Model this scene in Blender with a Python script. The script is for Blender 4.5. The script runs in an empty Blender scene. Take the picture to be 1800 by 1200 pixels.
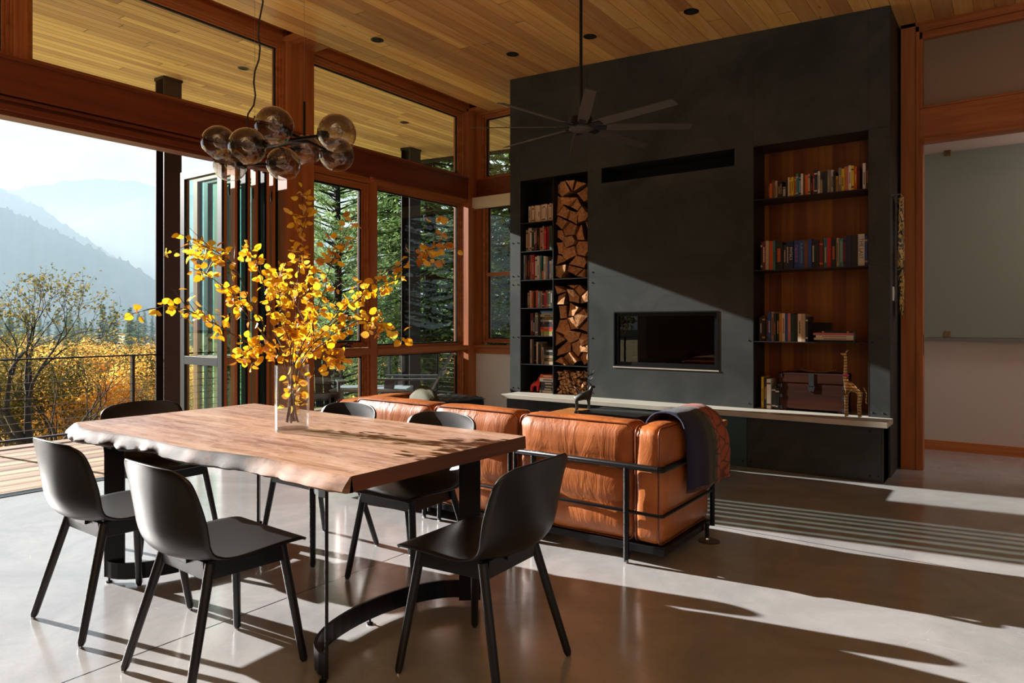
import bpy, bmesh, math, random
from mathutils import Vector, Matrix, noise

# ------------------------------------------------------------------ camera, light, exposure
SC = bpy.context.scene
COL = SC.collection
R = math.radians
cam_d = bpy.data.cameras.new('camera'); cam = bpy.data.objects.new('camera', cam_d); COL.objects.link(cam)
cam.location = (0, 0, 1.26); cam.rotation_euler = (R(90), 0, R(35.95))
cam_d.sensor_width = 36; cam_d.lens = 24.38; cam_d.shift_y = -0.0183; cam_d.clip_end = 20000; cam_d.clip_start = .05
SC.camera = cam
SC.view_settings.view_transform = 'Standard'; SC.view_settings.look = 'None'
SC.view_settings.gamma = 1; SC.view_settings.use_curve_mapping = False
SC.view_settings.exposure = 0.6
SC.cycles.use_denoising = True
SC.cycles.max_bounces = 10; SC.cycles.diffuse_bounces = 5; SC.cycles.glossy_bounces = 5
SC.cycles.transparent_max_bounces = 24; SC.cycles.transmission_bounces = 8; SC.cycles.volume_bounces = 0
SC.cycles.caustics_reflective = False; SC.cycles.caustics_refractive = False
SC.cycles.sample_clamp_indirect = 6.0

SUN_E = 11.0; SKY = 0.46
sun_dir = Vector((1, .145, -.372)).normalized()          # travel direction of the light
sd = bpy.data.lights.new('sun', 'SUN'); sd.energy = SUN_E; sd.angle = R(.53); sd.color = (1, .96, .91)
sun = bpy.data.objects.new('sun', sd); COL.objects.link(sun)
sun.rotation_euler = sun_dir.to_track_quat('-Z', 'Y').to_euler()

# ------------------------------------------------------------------ node helpers
class NT:
    def __init__(s, tree): s.t = tree; s.n = tree.nodes; s.l = tree.links
    def add(s, typ, ins=None, **props):
        nd = s.n.new(typ)
        for k, v in props.items(): setattr(nd, k, v)
        for k, v in (ins or {}).items(): s.set(nd, k, v)
        return nd
    def set(s, nd, k, v):
        i = nd.inputs[k]
        if isinstance(v, bpy.types.NodeSocket): s.l.new(v, i)
        elif isinstance(v, bpy.types.Node): s.l.new(v.outputs[0], i)
        else: i.default_value = v
    def math(s, op, a, b=0.0, c=None):
        ins = {0: a, 1: b}
        if c is not None: ins[2] = c
        return s.add('ShaderNodeMath', ins, operation=op).outputs[0]
    def mix(s, f, a, b, mode='MIX'):
        nd = s.add('ShaderNodeMix', {0: f, 6: a, 7: b}, data_type='RGBA', blend_type=mode)
        return nd.outputs[2]
    def ramp(s, f, stops, interp='LINEAR'):
        nd = s.add('ShaderNodeValToRGB', {0: f}); cr = nd.color_ramp; cr.interpolation = interp
        a, b = cr.elements[0], cr.elements[1]; b.position = stops[-1][0]; b.color = C4(stops[-1][1]); a.position = stops[0][0]; a.color = C4(stops[0][1])
        for p, c in stops[1:-1]:
            e = cr.elements.new(p); e.color = C4(c)
        return nd.outputs[0]
    def noise(s, vec, scale, detail=3, rough=.5, dist=0, out=0):
        return s.add('ShaderNodeTexNoise', {'Vector': vec, 'Scale': scale, 'Detail': detail, 'Roughness': rough, 'Distortion': dist}).outputs[out]
    def coord(s, out='Object'): return s.add('ShaderNodeTexCoord').outputs[out]
    def mapping(s, vec, sc=(1, 1, 1), rot=(0, 0, 0), loc=(0, 0, 0)):
        return s.add('ShaderNodeMapping', {'Vector': vec, 'Scale': sc, 'Rotation': rot, 'Location': loc}).outputs[0]
    def sep(s, vec): return s.add('ShaderNodeSeparateXYZ', {0: vec}).outputs
    def comb(s, x, y, z): return s.add('ShaderNodeCombineXYZ', {0: x, 1: y, 2: z}).outputs[0]
    def bump(s, h, strength=.3, dist=.01):
        return s.add('ShaderNodeBump', {'Height': h, 'Strength': strength, 'Distance': dist}).outputs[0]

def lin(c):
    return tuple(((x / 255) / 12.92 if x / 255 <= .04045 else ((x / 255 + .055) / 1.055) ** 2.4) for x in c)
def C4(c): return (*c[:3], 1)
MATS = {}
def mat(name):
    m = bpy.data.materials.new(name); m.use_nodes = True; nt = NT(m.node_tree); nt.n.clear()
    out = nt.add('ShaderNodeOutputMaterial'); MATS[name] = m
    return m, nt, out
def principled(nt, out, **kw):
    ren = dict(base='Base Color', rough='Roughness', metal='Metallic', spec='Specular IOR Level', normal='Normal', coat='Coat Weight',
               coat_rough='Coat Roughness', sheen='Sheen Weight', emis='Emission Color', emis_s='Emission Strength', trans='Transmission Weight', ior='IOR', sss='Subsurface Weight', alpha='Alpha')
    b = nt.add('ShaderNodeBsdfPrincipled')
    for k, v in kw.items():
        if isinstance(v, tuple) and len(v) == 3 and k in ('base', 'emis'): v = C4(v)
        nt.set(b, ren[k], v)
    nt.l.new(b.outputs[0], out.inputs[0]); return b
def plain(name, col, rough=.5, metal=0., spec=.5, bump=0, bscale=60, vary=.12, coat=0.):
    m, nt, out = mat(name); v = nt.coord()
    n = nt.noise(v, bscale * .3, 3)
    c = nt.mix(n, C4([x * (1 - vary) for x in col]), C4([min(1, x * (1 + vary)) for x in col]))
    kw = dict(base=c, rough=rough, metal=metal, spec=spec, coat=coat)
    if bump: kw['normal'] = nt.bump(nt.noise(v, bscale, 4), bump, .004)
    principled(nt, out, **kw); return m

# ------------------------------------------------------------------ sky
w = bpy.data.worlds.new('world'); SC.world = w; w.use_nodes = True
nt = NT(w.node_tree); nt.n.clear()
wo = nt.add('ShaderNodeOutputWorld'); v = nt.coord('Generated'); s = nt.sep(v)
z = s[2]
grad = nt.ramp(z, [(0.0, lin((214, 226, 236))), (.12, lin((200, 220, 236))), (.35, lin((150, 186, 218))), (1, lin((96, 140, 190)))])
pr = nt.mapping(v, sc=(1.2, 1.2, 4.2), loc=(.3, .1, .2))
cl = nt.noise(pr, 2.3, 8, .62, .35)
clm = nt.ramp(cl, [(.44, (0, 0, 0)), (.66, (1, 1, 1))])
sky = nt.mix(nt.math('MULTIPLY', clm, .9), grad, (1.08, 1.1, 1.12, 1))
dp = nt.add('ShaderNodeVectorMath', {0: v, 1: tuple(-sun_dir)}, operation='DOT_PRODUCT').outputs['Value']
gl = nt.math('POWER', nt.math('MAXIMUM', dp, 0.), 10.)
sky = nt.mix(nt.math('MULTIPLY', gl, .25), sky, (1.5, 1.45, 1.35, 1))
below = nt.math('LESS_THAN', z, -.01)
sky = nt.mix(below, sky, C4(lin((120, 125, 110))))
nt.l.new(nt.add('ShaderNodeBackground', {0: sky, 1: SKY}).outputs[0], wo.inputs[0])

# ------------------------------------------------------------------ mesh helpers
class MB:
    def __init__(s): s.v = []; s.f = []; s.mi = []; s.cur = 0
    def add(s, vs, fs):
        o = len(s.v); s.v += [tuple(p) for p in vs]; s.f += [tuple(i + o for i in f) for f in fs]; s.mi += [s.cur] * len(fs); return s
    def box(s, x0, x1, y0, y1, z0, z1):
        return s.add([(x, y, z) for z in (z0, z1) for y in (y0, y1) for x in (x0, x1)],
                     [(0, 2, 3, 1), (4, 5, 7, 6), (0, 1, 5, 4), (2, 6, 7, 3), (0, 4, 6, 2), (1, 3, 7, 5)])
    def obox(s, c, size, M=None):
        M = M or Matrix.Identity(3); c = Vector(c)
        vs = [c + M @ Vector((x * size[0] / 2, y * size[1] / 2, z * size[2] / 2)) for z in (-1, 1) for y in (-1, 1) for x in (-1, 1)]
        return s.add(vs, [(0, 2, 3, 1), (4, 5, 7, 6), (0, 1, 5, 4), (2, 6, 7, 3), (0, 4, 6, 2), (1, 3, 7, 5)])
    def tube(s, pts, r, n=8, caps=True):
        pts = [Vector(p) for p in pts]
        rs = r if isinstance(r, (list, tuple)) else [r] * len(pts)
        vs = []; fs = []; up = None
        for i, p in enumerate(pts):
            d = (pts[min(i + 1, len(pts) - 1)] - pts[max(i - 1, 0)])
            d = d.normalized() if d.length > 1e-9 else Vector((0, 0, 1))
            if up is None: up = Vector((0, 0, 1)) if abs(d.z) < .9 else Vector((1, 0, 0))
            a = d.cross(up)
            if a.length < 1e-6: a = d.orthogonal()
            a.normalize(); b = a.cross(d); up = b if abs(b.dot(d)) < .99 else up
            for k in range(n):
                t = 2 * math.pi * k / n
                vs.append(p + (a * math.cos(t) + b * math.sin(t)) * rs[i])
        for i in range(len(pts) - 1):
            for k in range(n):
                fs.append((i * n + k, i * n + (k + 1) % n, (i + 1) * n + (k + 1) % n, (i + 1) * n + k))
        if caps:
            fs.append(tuple(range(n))[::-1]); fs.append(tuple((len(pts) - 1) * n + k for k in range(n)))
        return s.add(vs, fs)
    def lathe(s, prof, n=32, c=(0, 0, 0), M=None):
        c = Vector(c); M = M or Matrix.Identity(3); vs = []; fs = []
        for (r, z) in prof:
            for k in range(n):
                t = 2 * math.pi * k / n; vs.append(c + M @ Vector((r * math.cos(t), r * math.sin(t), z)))
        for i in range(len(prof) - 1):
            for k in range(n):
                fs.append((i * n + k, i * n + (k + 1) % n, (i + 1) * n + (k + 1) % n, (i + 1) * n + k))
        return s.add(vs, fs)
    def prism(s, poly, a, b, axis='z'):
        n = len(poly)
        def P(u, v, w):
            return {'z': (u, v, w), 'y': (u, w, v), 'x': (w, u, v)}[axis]
        vs = [P(u, v, a) for u, v in poly] + [P(u, v, b) for u, v in poly]
        fs = [tuple(range(n))[::-1], tuple(range(n, 2 * n))] + [(i, (i + 1) % n, n + (i + 1) % n, n + i) for i in range(n)]
        return s.add(vs, fs)
    def mesh(s, name, mats, smooth=False):
        me = bpy.data.meshes.new(name); me.from_pydata(s.v, [], s.f); me.update()
        for m in (mats if isinstance(mats, (list, tuple)) else [mats]): me.materials.append(m)
        if any(s.mi):
            me.polygons.foreach_set('material_index', s.mi)
        if smooth: me.polygons.foreach_set('use_smooth', [True] * len(me.polygons))
        return me
    def build(s, name, mats, parent=None, smooth=False, bevel=0, solid=0, recalc=True, sharp=None, sub=0):
        me = s.mesh(name, mats, smooth)
        if recalc:
            bm = bmesh.new(); bm.from_mesh(me); bmesh.ops.recalc_face_normals(bm, faces=bm.faces); bm.to_mesh(me); bm.free()
        if sharp is not None: me.set_sharp_from_angle(angle=R(sharp))
        o = bpy.data.objects.new(name, me); COL.objects.link(o)
        if parent: o.parent = parent
        if sub:
            md = o.modifiers.new('sub', 'SUBSURF'); md.levels = sub; md.render_levels = sub
        if solid:
            md = o.modifiers.new('solid', 'SOLIDIFY'); md.thickness = solid; md.offset = 0
        if bevel:
            md = o.modifiers.new('bev', 'BEVEL'); md.width = bevel; md.segments = 2; md.limit_method = 'ANGLE'
        return o
def tag(o, label=None, cat=None, group=None, kind=None):
    if label: o['label'] = label
    if cat: o['category'] = cat
    if group: o['group'] = group
    if kind: o['kind'] = kind
    return o
def empty(name, loc=(0, 0, 0), rz=0, label=None, cat=None, group=None):
    o = bpy.data.objects.new(name, None); COL.objects.link(o); o.location = loc; o.rotation_euler = (0, 0, rz)
    o.empty_display_size = .1
    return tag(o, label, cat, group)
def copy_tree(o, parent=None):
    c = o.copy(); COL.objects.link(c)
    if parent is not None: c.parent = parent
    for ch in list(o.children): copy_tree(ch, c)
    return c
def struct(o): o['kind'] = 'structure'; return o
def rotz(a): return Matrix.Rotation(a, 3, 'Z')
def frame_from(d, up=(0, 0, 1)):
    d = Vector(d).normalized(); a = Vector(up).cross(d)
    if a.length < 1e-6: a = d.orthogonal()
    a.normalize(); b = d.cross(a); return Matrix((a, b, d)).transposed()     # columns x,y,z(d)
# ------------------------------------------------------------------ materials
def wood(name, c1, c2, c3, along='Y', plank=0, rough=.38, scale=1., dark=.25, spec=.45, seam=.03, endj=0, coat=0., knots=0.):
    """fir boards; ALONG is the grain axis, PLANK the board width (0: one board)."""
    m, nt, out = mat(name); v = nt.coord(); x, y, z = nt.sep(v)
    if along == 'Y': u, a, b = y, x, z
    elif along == 'X': u, a, b = x, y, z
    else: u, a, b = z, x, y
    if plank:
        q = nt.math('DIVIDE', a, plank); idx = nt.math('FLOOR', q); fr = nt.math('FRACT', q)
        rnd = nt.add('ShaderNodeTexWhiteNoise', {'W': idx}, noise_dimensions='1D').outputs[0]
        if endj:
            uu = nt.math('DIVIDE', nt.math('ADD', u, nt.math('MULTIPLY', rnd, 40.)), endj)
            j = nt.math('FLOOR', uu); jf = nt.math('FRACT', uu)
            rnd = nt.add('ShaderNodeTexWhiteNoise', {'Vector': nt.comb(idx, j, 0.)}, noise_dimensions='3D').outputs[0]
        off = nt.math('MULTIPLY', rnd, 37.)
    else: off = 0.0; rnd = None
    gv = nt.comb(nt.math('MULTIPLY', u, .55 * scale), nt.math('MULTIPLY', nt.math('ADD', a, off), 9. * scale), nt.math('MULTIPLY', b, 9. * scale))
    n1 = nt.noise(gv, 1.6, 6, .6, .6)
    fv = nt.comb(nt.math('MULTIPLY', u, 2.5 * scale), nt.math('MULTIPLY', nt.math('ADD', a, off), 95. * scale), nt.math('MULTIPLY', b, 95. * scale))
    n2 = nt.noise(fv, 1.5, 4, .6)
    col = nt.ramp(n1, [(.25, c1), (.5, c2), (.75, c3)])
    col = nt.mix(nt.math('MULTIPLY', n2, .5), col, C4([q * (1 - dark) * .8 for q in c1]), 'MIX')
    if rnd is not None:
        val = nt.math('ADD', nt.math('MULTIPLY', rnd, .55), .68)
        hsv = nt.add('ShaderNodeHueSaturation', {'Hue': nt.math('ADD', nt.math('MULTIPLY', rnd, .02), .49), 'Saturation': 1., 'Value': val, 'Color': col})
        col = hsv.outputs[0]
        if knots:
            kn = nt.add('ShaderNodeTexVoronoi', {'Vector': nt.comb(nt.math('MULTIPLY', u, 1.3), nt.math('MULTIPLY', nt.math('ADD', a, off), 5.), b), 'Scale': 1.6}).outputs['Distance']
            km = nt.ramp(kn, [(.05, (1, 1, 1)), (.11, (0, 0, 0))])
            col = nt.mix(nt.math('MULTIPLY', km, knots), col, C4([q * .25 for q in c1]))
        e = nt.math('LESS_THAN', fr, seam)
        if endj:
            e = nt.math('MAXIMUM', e, nt.math('LESS_THAN', jf, .0025))
        col = nt.mix(nt.math('MULTIPLY', e, .85), col, C4([q * .12 for q in c1]))
        h = nt.math('SUBTRACT', nt.math('MULTIPLY', n2, .15), e)
    else: h = nt.math('MULTIPLY', n2, .3)
    principled(nt, out, base=col, rough=nt.math('ADD', nt.math('MULTIPLY', n2, .15), rough - .05), spec=spec, normal=nt.bump(h, .35, .004), coat=coat)
    return m
M_ceil = wood('fir_ceiling', lin((216, 146, 80)), lin((240, 178, 106)), lin((250, 208, 144)), 'Y', .137, .33, endj=2.9, knots=.6)
M_soff = wood('pine_soffit', lin((200, 156, 96)), lin((226, 186, 124)), lin((238, 206, 150)), 'Y', .112, .6, endj=3.7, knots=.8, spec=.25, seam=.07)
M_trimY = wood('fir_trim_along', lin((146, 76, 34)), lin((190, 110, 54)), lin((210, 132, 72)), 'Y', 0, .42)
M_trimX = wood('fir_trim_cross', lin((146, 76, 34)), lin((190, 110, 54)), lin((210, 132, 72)), 'X', 0, .42)
M_trimZ = wood('fir_trim_upright', lin((146, 76, 34)), lin((190, 110, 54)), lin((210, 132, 72)), 'Z', 0, .42)
M_beam = wood('stained_beam', lin((92, 38, 18)), lin((122, 54, 26)), lin((140, 66, 32)), 'Y', 0, .4)
M_back = wood('fir_bookcase_back', lin((120, 62, 22)), lin((158, 90, 36)), lin((176, 106, 46)), 'Z', .11, .5, seam=.01)
M_kitchen = plain('grey_plaster', lin((132, 130, 128)), .8, vary=.03)
M_deck = wood('deck_boards', lin((150, 126, 104)), lin((180, 156, 132)), lin((198, 174, 150)), 'Y', .14, .7, seam=.05, spec=.2)

# concrete floor with saw cuts
m, nt, out = mat('polished_concrete'); M_floor = m; v = nt.coord(); x, y, z = nt.sep(v)
n1 = nt.noise(v, 1.6, 8, .68, .8); n2 = nt.noise(v, 9, 8, .72, .5); n3 = nt.noise(v, 160, 3)
c = nt.ramp(n1, [(.3, lin((136, 137, 139))), (.7, lin((181, 180, 179)))])
c = nt.mix(nt.math('MULTIPLY', n2, .45), c, C4(lin((108, 108, 110))))
c = nt.mix(nt.math('MULTIPLY', n3, .2), c, C4(lin((214, 205, 198))))
def cut(coord, pos, wdt=.005): return nt.math('LESS_THAN', nt.math('ABSOLUTE', nt.math('SUBTRACT', coord, pos)), wdt)
js = None
for (cc, p, wd) in ((x, -2.70, .004), (y, 4.225, .004), (x, .5, .004), (y, 6.87, .004)):
    q = cut(cc, p, wd); js = q if js is None else nt.math('MAXIMUM', js, q)
scr = nt.add('ShaderNodeTexVoronoi', {'Vector': nt.mapping(v, sc=(6, 14, 1), rot=(0, 0, .7)), 'Scale': 1.}, feature='DISTANCE_TO_EDGE').outputs[0]
scm = nt.math('MULTIPLY', nt.math('LESS_THAN', scr, .004), nt.math('GREATER_THAN', nt.noise(v, 2.2, 2), .58))
c = nt.mix(nt.math('MULTIPLY', scm, .35), c, C4(lin((215, 208, 200))))
c = nt.mix(js, c, (.012, .01, .01, 1))
rg = nt.math('ADD', nt.math('MULTIPLY', n2, .22), .12)
principled(nt, out, base=c, rough=rg, spec=.7, coat=.6, coat_rough=.14, normal=nt.bump(nt.math('ADD', nt.math('MULTIPLY', n2, .5), n3), .05, .003))

# hot rolled steel
m, nt, out = mat('blackened_steel'); M_steel = m; v = nt.coord()
n1 = nt.noise(v, 1.3, 6, .6, 1.2); n2 = nt.noise(nt.mapping(v, sc=(.5, 1, 6)), 5, 6, .65); n3 = nt.noise(v, 40, 3)
c = nt.ramp(n1, [(.3, lin((40, 45, 47))), (.55, lin((64, 68, 68))), (.75, lin((86, 84, 80)))])
c = nt.mix(nt.math('MULTIPLY', n2, .5), c, C4(lin((50, 47, 45))))
principled(nt, out, base=c, rough=nt.math('ADD', nt.math('MULTIPLY', n2, .25), .42), metal=.3, spec=.35, normal=nt.bump(n3, .04, .002))
M_steel_teal = plain('blued_steel', lin((66, 92, 95)), .42, .35, vary=.25, bscale=8)
M_slab = plain('hearth_steel_slab', lin((204, 196, 184)), .38, .35, vary=.12, bscale=12)
M_black = plain('black_lacquer', lin((30, 30, 31)), .42, bump=.02)
M_blackmetal = plain('black_metal', lin((26, 26, 28)), .38, .6)
M_void = plain('matte_black', lin((10, 9, 9)), .8)
M_shelfsteel = plain('dark_shelf_steel', lin((52, 52, 52)), .45, .4, vary=.2)
M_white = plain('white_plaster', lin((226, 222, 216)), .8, bump=.05, vary=.02)
M_hall = plain('hall_plaster', lin((196, 186, 180)), .8, bump=.05, vary=.02)
M_shade = plain('cream_roller_fabric', lin((226, 208, 180)), .85, vary=.04)
M_post = plain('weathering_steel_post', lin((44, 40, 44)), .5, .5, vary=.25, bscale=20)
M_cable = plain('stainless_cable', lin((150, 150, 150)), .3, .9)
M_alum = plain('grey_clad_aluminium', lin((50, 54, 58)), .45, .5, vary=.08)
M_shell = plain('black_moulded_shell', lin((20, 19, 19)), .38, spec=.5, bump=.012, bscale=300)
M_chairwood = plain('black_stained_wood', lin((24, 23, 23)), .4, bump=.05, bscale=90)
M_brass = plain('aged_brass', lin((150, 130, 96)), .3, .85)
M_chrome = plain('chrome', lin((200, 200, 200)), .12, 1.)

def schlick(nt, f0=.04, normal=None):
    g = nt.add('ShaderNodeNewGeometry'); nrm = normal if normal is not None else g.outputs['Normal']
    d = nt.add('ShaderNodeVectorMath', {0: nrm, 1: g.outputs['Incoming']}, operation='DOT_PRODUCT').outputs['Value']
    k = nt.math('POWER', nt.math('SUBTRACT', 1., nt.math('MINIMUM', nt.math('ABSOLUTE', d), 1.)), 5.)
    return nt.math('ADD', f0, nt.math('MULTIPLY', k, 1 - f0))
def glass(name, tint=(1, 1, 1), refl=1.0, base=.04, rough=0.0):
    m, nt, out = mat(name)
    tr = nt.add('ShaderNodeBsdfTransparent', {0: C4(tint)}); gl = nt.add('ShaderNodeBsdfGlossy', {0: (1, 1, 1, 1), 'Roughness': rough})
    fr = schlick(nt)
    f = nt.math('MINIMUM', nt.math('MULTIPLY', fr, refl), 1.0)
    mx = nt.add('ShaderNodeMixShader', {0: f, 1: tr, 2: gl}); nt.l.new(mx.outputs[0], out.inputs[0]); return m
M_glass = glass('clear_window_glass', (.93, .96, .95), 1.0)
M_dglass = glass('greenish_door_glass', (.84, .97, .93), .65)
M_vglass = glass('clear_vase_glass', (.98, .99, .99), 1.1)
M_water = glass('water', (.93, .95, .96), .8)
M_bulb = glass('clear_bulb_glass', (.97, .95, .92), 2.2)
m, nt, out = mat('smoked_ombre_glass'); M_smoke = m; v = nt.coord(); z = nt.sep(v)[2]
tint = nt.ramp(nt.math('ADD', nt.math('MULTIPLY', z, 5.6), .5), [(.12, (.95, .94, .93)), (.5, (.66, .56, .46)), (.9, (.12, .075, .05))])
wv = nt.bump(nt.noise(v, 14, 2, .5, .6), .5, .02)
tr = nt.add('ShaderNodeBsdfTransparent', {0: tint}); gl = nt.add('ShaderNodeBsdfGlossy', {0: (1, 1, 1, 1), 'Roughness': .03, 'Normal': wv})
fr = schlick(nt)
mx = nt.add('ShaderNodeMixShader', {0: nt.math('MINIMUM', nt.math('MULTIPLY', fr, 2.4), 1.), 1: tr, 2: gl}); nt.l.new(mx.outputs[0], out.inputs[0])
def frosted(name, col, mixt=.5):
    m, nt, out = mat(name)
    tl = nt.add('ShaderNodeBsdfTranslucent', {0: C4(col)}); df = nt.add('ShaderNodeBsdfDiffuse', {0: C4(col)})
    gl = nt.add('ShaderNodeBsdfGlossy', {0: (1, 1, 1, 1), 'Roughness': .35})
    a = nt.add('ShaderNodeMixShader', {0: mixt, 1: df, 2: tl}); fr = schlick(nt)
    b = nt.add('ShaderNodeMixShader', {0: fr, 1: a, 2: gl}); nt.l.new(b.outputs[0], out.inputs[0]); return m
M_frostbrown = frosted('frosted_transom_glass', lin((190, 165, 142)))
M_frostgreen = frosted('frosted_green_glass', lin((150, 160, 148)), .25)

# ------------------------------------------------------------------ setting
XW = -5.925
def zc(x): return 3.80 - .047 * x
# floor
struct(MB().box(-6.02, 4.2, -4.2, 9.0, -.25, 0).build('floor', M_floor))
def slab(x0, x1, y0, y1, t):   # ceiling sheet following the roof slope
    mb = MB(); vs = [(x, y, zc(x) + dz) for dz in (0, t) for y in (y0, y1) for x in (x0, x1)]
    return mb.add(vs, [(0, 2, 3, 1), (4, 5, 7, 6), (0, 1, 5, 4), (2, 6, 7, 3), (0, 4, 6, 2), (1, 3, 7, 5)])
struct(slab(-5.65, 4.2, -4.2, 7.3, .03).build('ceiling', M_ceil))
struct(slab(4.2, -9.35, -4.4, 9.2, .02).build('roof', M_void)).location.z = .36
sf = struct(slab(-9.35, -6.05, -4.4, 9.2, .03).build('soffit', M_soff))
struct(slab(-6.05, 4.2, 7.42, 9.2, .03).build('soffit', M_soff))
# fascias
fb = MB()
for (a, b, c_, d) in ((-9.42, -9.35, -4.4, 9.27), (-9.42, 4.2, 9.2, 9.27)):
    vs = [(x, y, zc(x) + dz) for dz in (-.05, .42) for y in (c_, d) for x in (a, b)]
    fb.add(vs, [(0, 2, 3, 1), (4, 5, 7, 6), (0, 1, 5, 4), (2, 6, 7, 3), (0, 4, 6, 2), (1, 3, 7, 5)])
struct(fb.build('trim_fascia', M_blackmetal))
# shade pockets between posts, along the window wall
pk = MB()
for (a, b) in ((-4.2, 1.93), (2.05, 4.24), (4.62, 7.1)):
    pk.box(-5.95, -5.63, a, b, 4.16, 4.19)
    pk.box(-5.66, -5.63, a, b, zc(-5.65) + .001, 4.19)
struct(pk.build('trim_pocket', M_trimY))
pk2 = MB()
for (a, b) in ((1.93, 2.05), (4.24, 4.62), (7.1, 7.3)): pk2.box(-5.95, -5.65, a, b, zc(-5.65) - .005, zc(-5.65) + .03)
struct(pk2.build('trim_pocket_end', M_trimX))
# main posts and beam of the window wall
def board(name, m, *boxes, bev=.003):
    mb = MB()
    for b in boxes: mb.box(*b)
    return struct(mb.build(name, m, bevel=bev))
board('trim_1', M_trimZ, (-6.06, -5.86, 4.27, 4.60, 0, 4.17))
board('trim_2', M_trimZ, (-6.06, -5.88, 1.95, 2.04, 3.18, 4.17))
board('trim_3', M_trimZ, (-6.06, -5.86, 7.10, 7.42, 0, 4.17))
board('trim_4', M_beam, (-6.05, -5.86, -4.2, 4.27, 2.90, 3.18), (-6.05, -5.86, 4.60, 7.10, 2.90, 3.18))
board('trim_5', M_beam, (-6.05, -5.90, -4.2, 4.27, 2.757, 2.90), (-5.90, -5.865, -4.2, 4.27, 2.862, 2.885), (-5.90, -5.875, -4.2, 4.27, 2.79, 2.835))
board('trim_6', M_beam, (-5.86, -5.845, -4.2, 7.1, 3.155, 3.18))
# left of the opening, and the rest of the shell behind the camera
struct(MB().box(-6.06, -5.88, -4.2, .2, 0, 2.9).build('wall_left', M_kitchen))
struct(MB().box(-6.06, 4.2, -4.35, -4.2, 0, 4.2).build('wall_rear', M_kitchen))
wr_ = MB(); wr_.box(4.2, 4.35, -4.35, -3.4, 0, 4.2).box(4.2, 4.35, 3.6, 8.4, 0, 4.2).box(4.2, 4.35, -3.4, 3.6, 0, .9).box(4.2, 4.35, -3.4, 3.6, 2.7, 4.2)  # the gap is an unseen opening added to let in fill daylight
struct(wr_.build('wall_right', M_kitchen))
# transom windows
def window(n, y0, y1, z0, z1, fr=.05, glassm=None, x0=-6.03, x1=-5.90, black=.008, steps=True):
    wn = struct(empty('window_%d' % n)); mb = MB()
    for k, (i, xx) in enumerate(((0, x1), (fr * .34, x1 - .025), (fr * .67, x1 - .05))):
        o2 = i + fr * .34
        a, b, c_, d = y0 - fr + i, y1 + fr - i, z0 - fr + i, z1 + fr - i
        a2, b2, c2, d2 = y0 - fr + o2, y1 + fr - o2, z0 - fr + o2, z1 + fr - o2
        mb.box(x0, xx, a, a2, c_, d); mb.box(x0, xx, b2, b, c_, d); mb.box(x0, xx, a2, b2, c_, c2); mb.box(x0, xx, a2, b2, d2, d)
    mb.build('window_frame', M_trimY, wn)
    g = MB(); xg = x1 - .085
    g.box(xg - .012, xg + .012, y0, y0 + black, z0, z1); g.box(xg - .012, xg + .012, y1 - black, y1, z0, z1)
    g.box(xg - .012, xg + .012, y0, y1, z0, z0 + black); g.box(xg - .012, xg + .012, y0, y1, z1 - black, z1)
    g.build('glazing_gasket', M_void, wn)
    MB().box(xg - .003, xg + .003, y0, y1, z0, z1).build('glass', glassm or M_glass, wn)
    return wn
window(1, -2.0, 1.90, 3.23, 4.00, .055)
window(2, 2.09, 4.215, 3.23, 4.00, .055, black=.012)
window(3, 4.655, 6.995, 3.23, 3.985, .055, black=.012)
board('trim_7', M_trimY, (-6.04, -5.89, -4.2, 1.95, 4.05, 4.17), (-6.04, -5.89, 2.04, 4.27, 4.05, 4.17), (-6.04, -5.89, 4.6, 7.1, 4.05, 4.17))
# lower windows
board('trim_8', M_trimZ, (-6.04, -5.885, 5.40, 5.50, 0, 2.86))
board('trim_9', M_trimY, (-6.04, -5.875, 4.60, 5.40, .905, .975), (-6.04, -5.875, 5.50, 7.10, .905, .965))
board('trim_10', M_trimY, (-6.04, -5.89, 4.60, 5.40, 2.83, 2.90), (-6.04, -5.89, 5.5, 7.1, 2.84, 2.90), (-6.04, -5.885, 4.6, 7.1, 0, .09))
w4 = window(4, 4.655, 5.33, 1.04, 2.765, .055, black=.02)
h = MB(); h.box(-5.895, -5.87, 4.98, 5.10, .995, 1.012); h.tube([(-5.87, 5.0, 1.01), (-5.84, 5.02, 1.035), (-5.835, 5.09, 1.03)], .007)
h.build('crank_handle', M_blackmetal, w4)
window(5, 5.545, 7.0, 1.0, 2.80, .045, black=.014)
window(6, 4.655, 5.34, .14, .88, .045, black=.014)
window(7, 5.545, 7.0, .14, .88, .045, black=.014)
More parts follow.
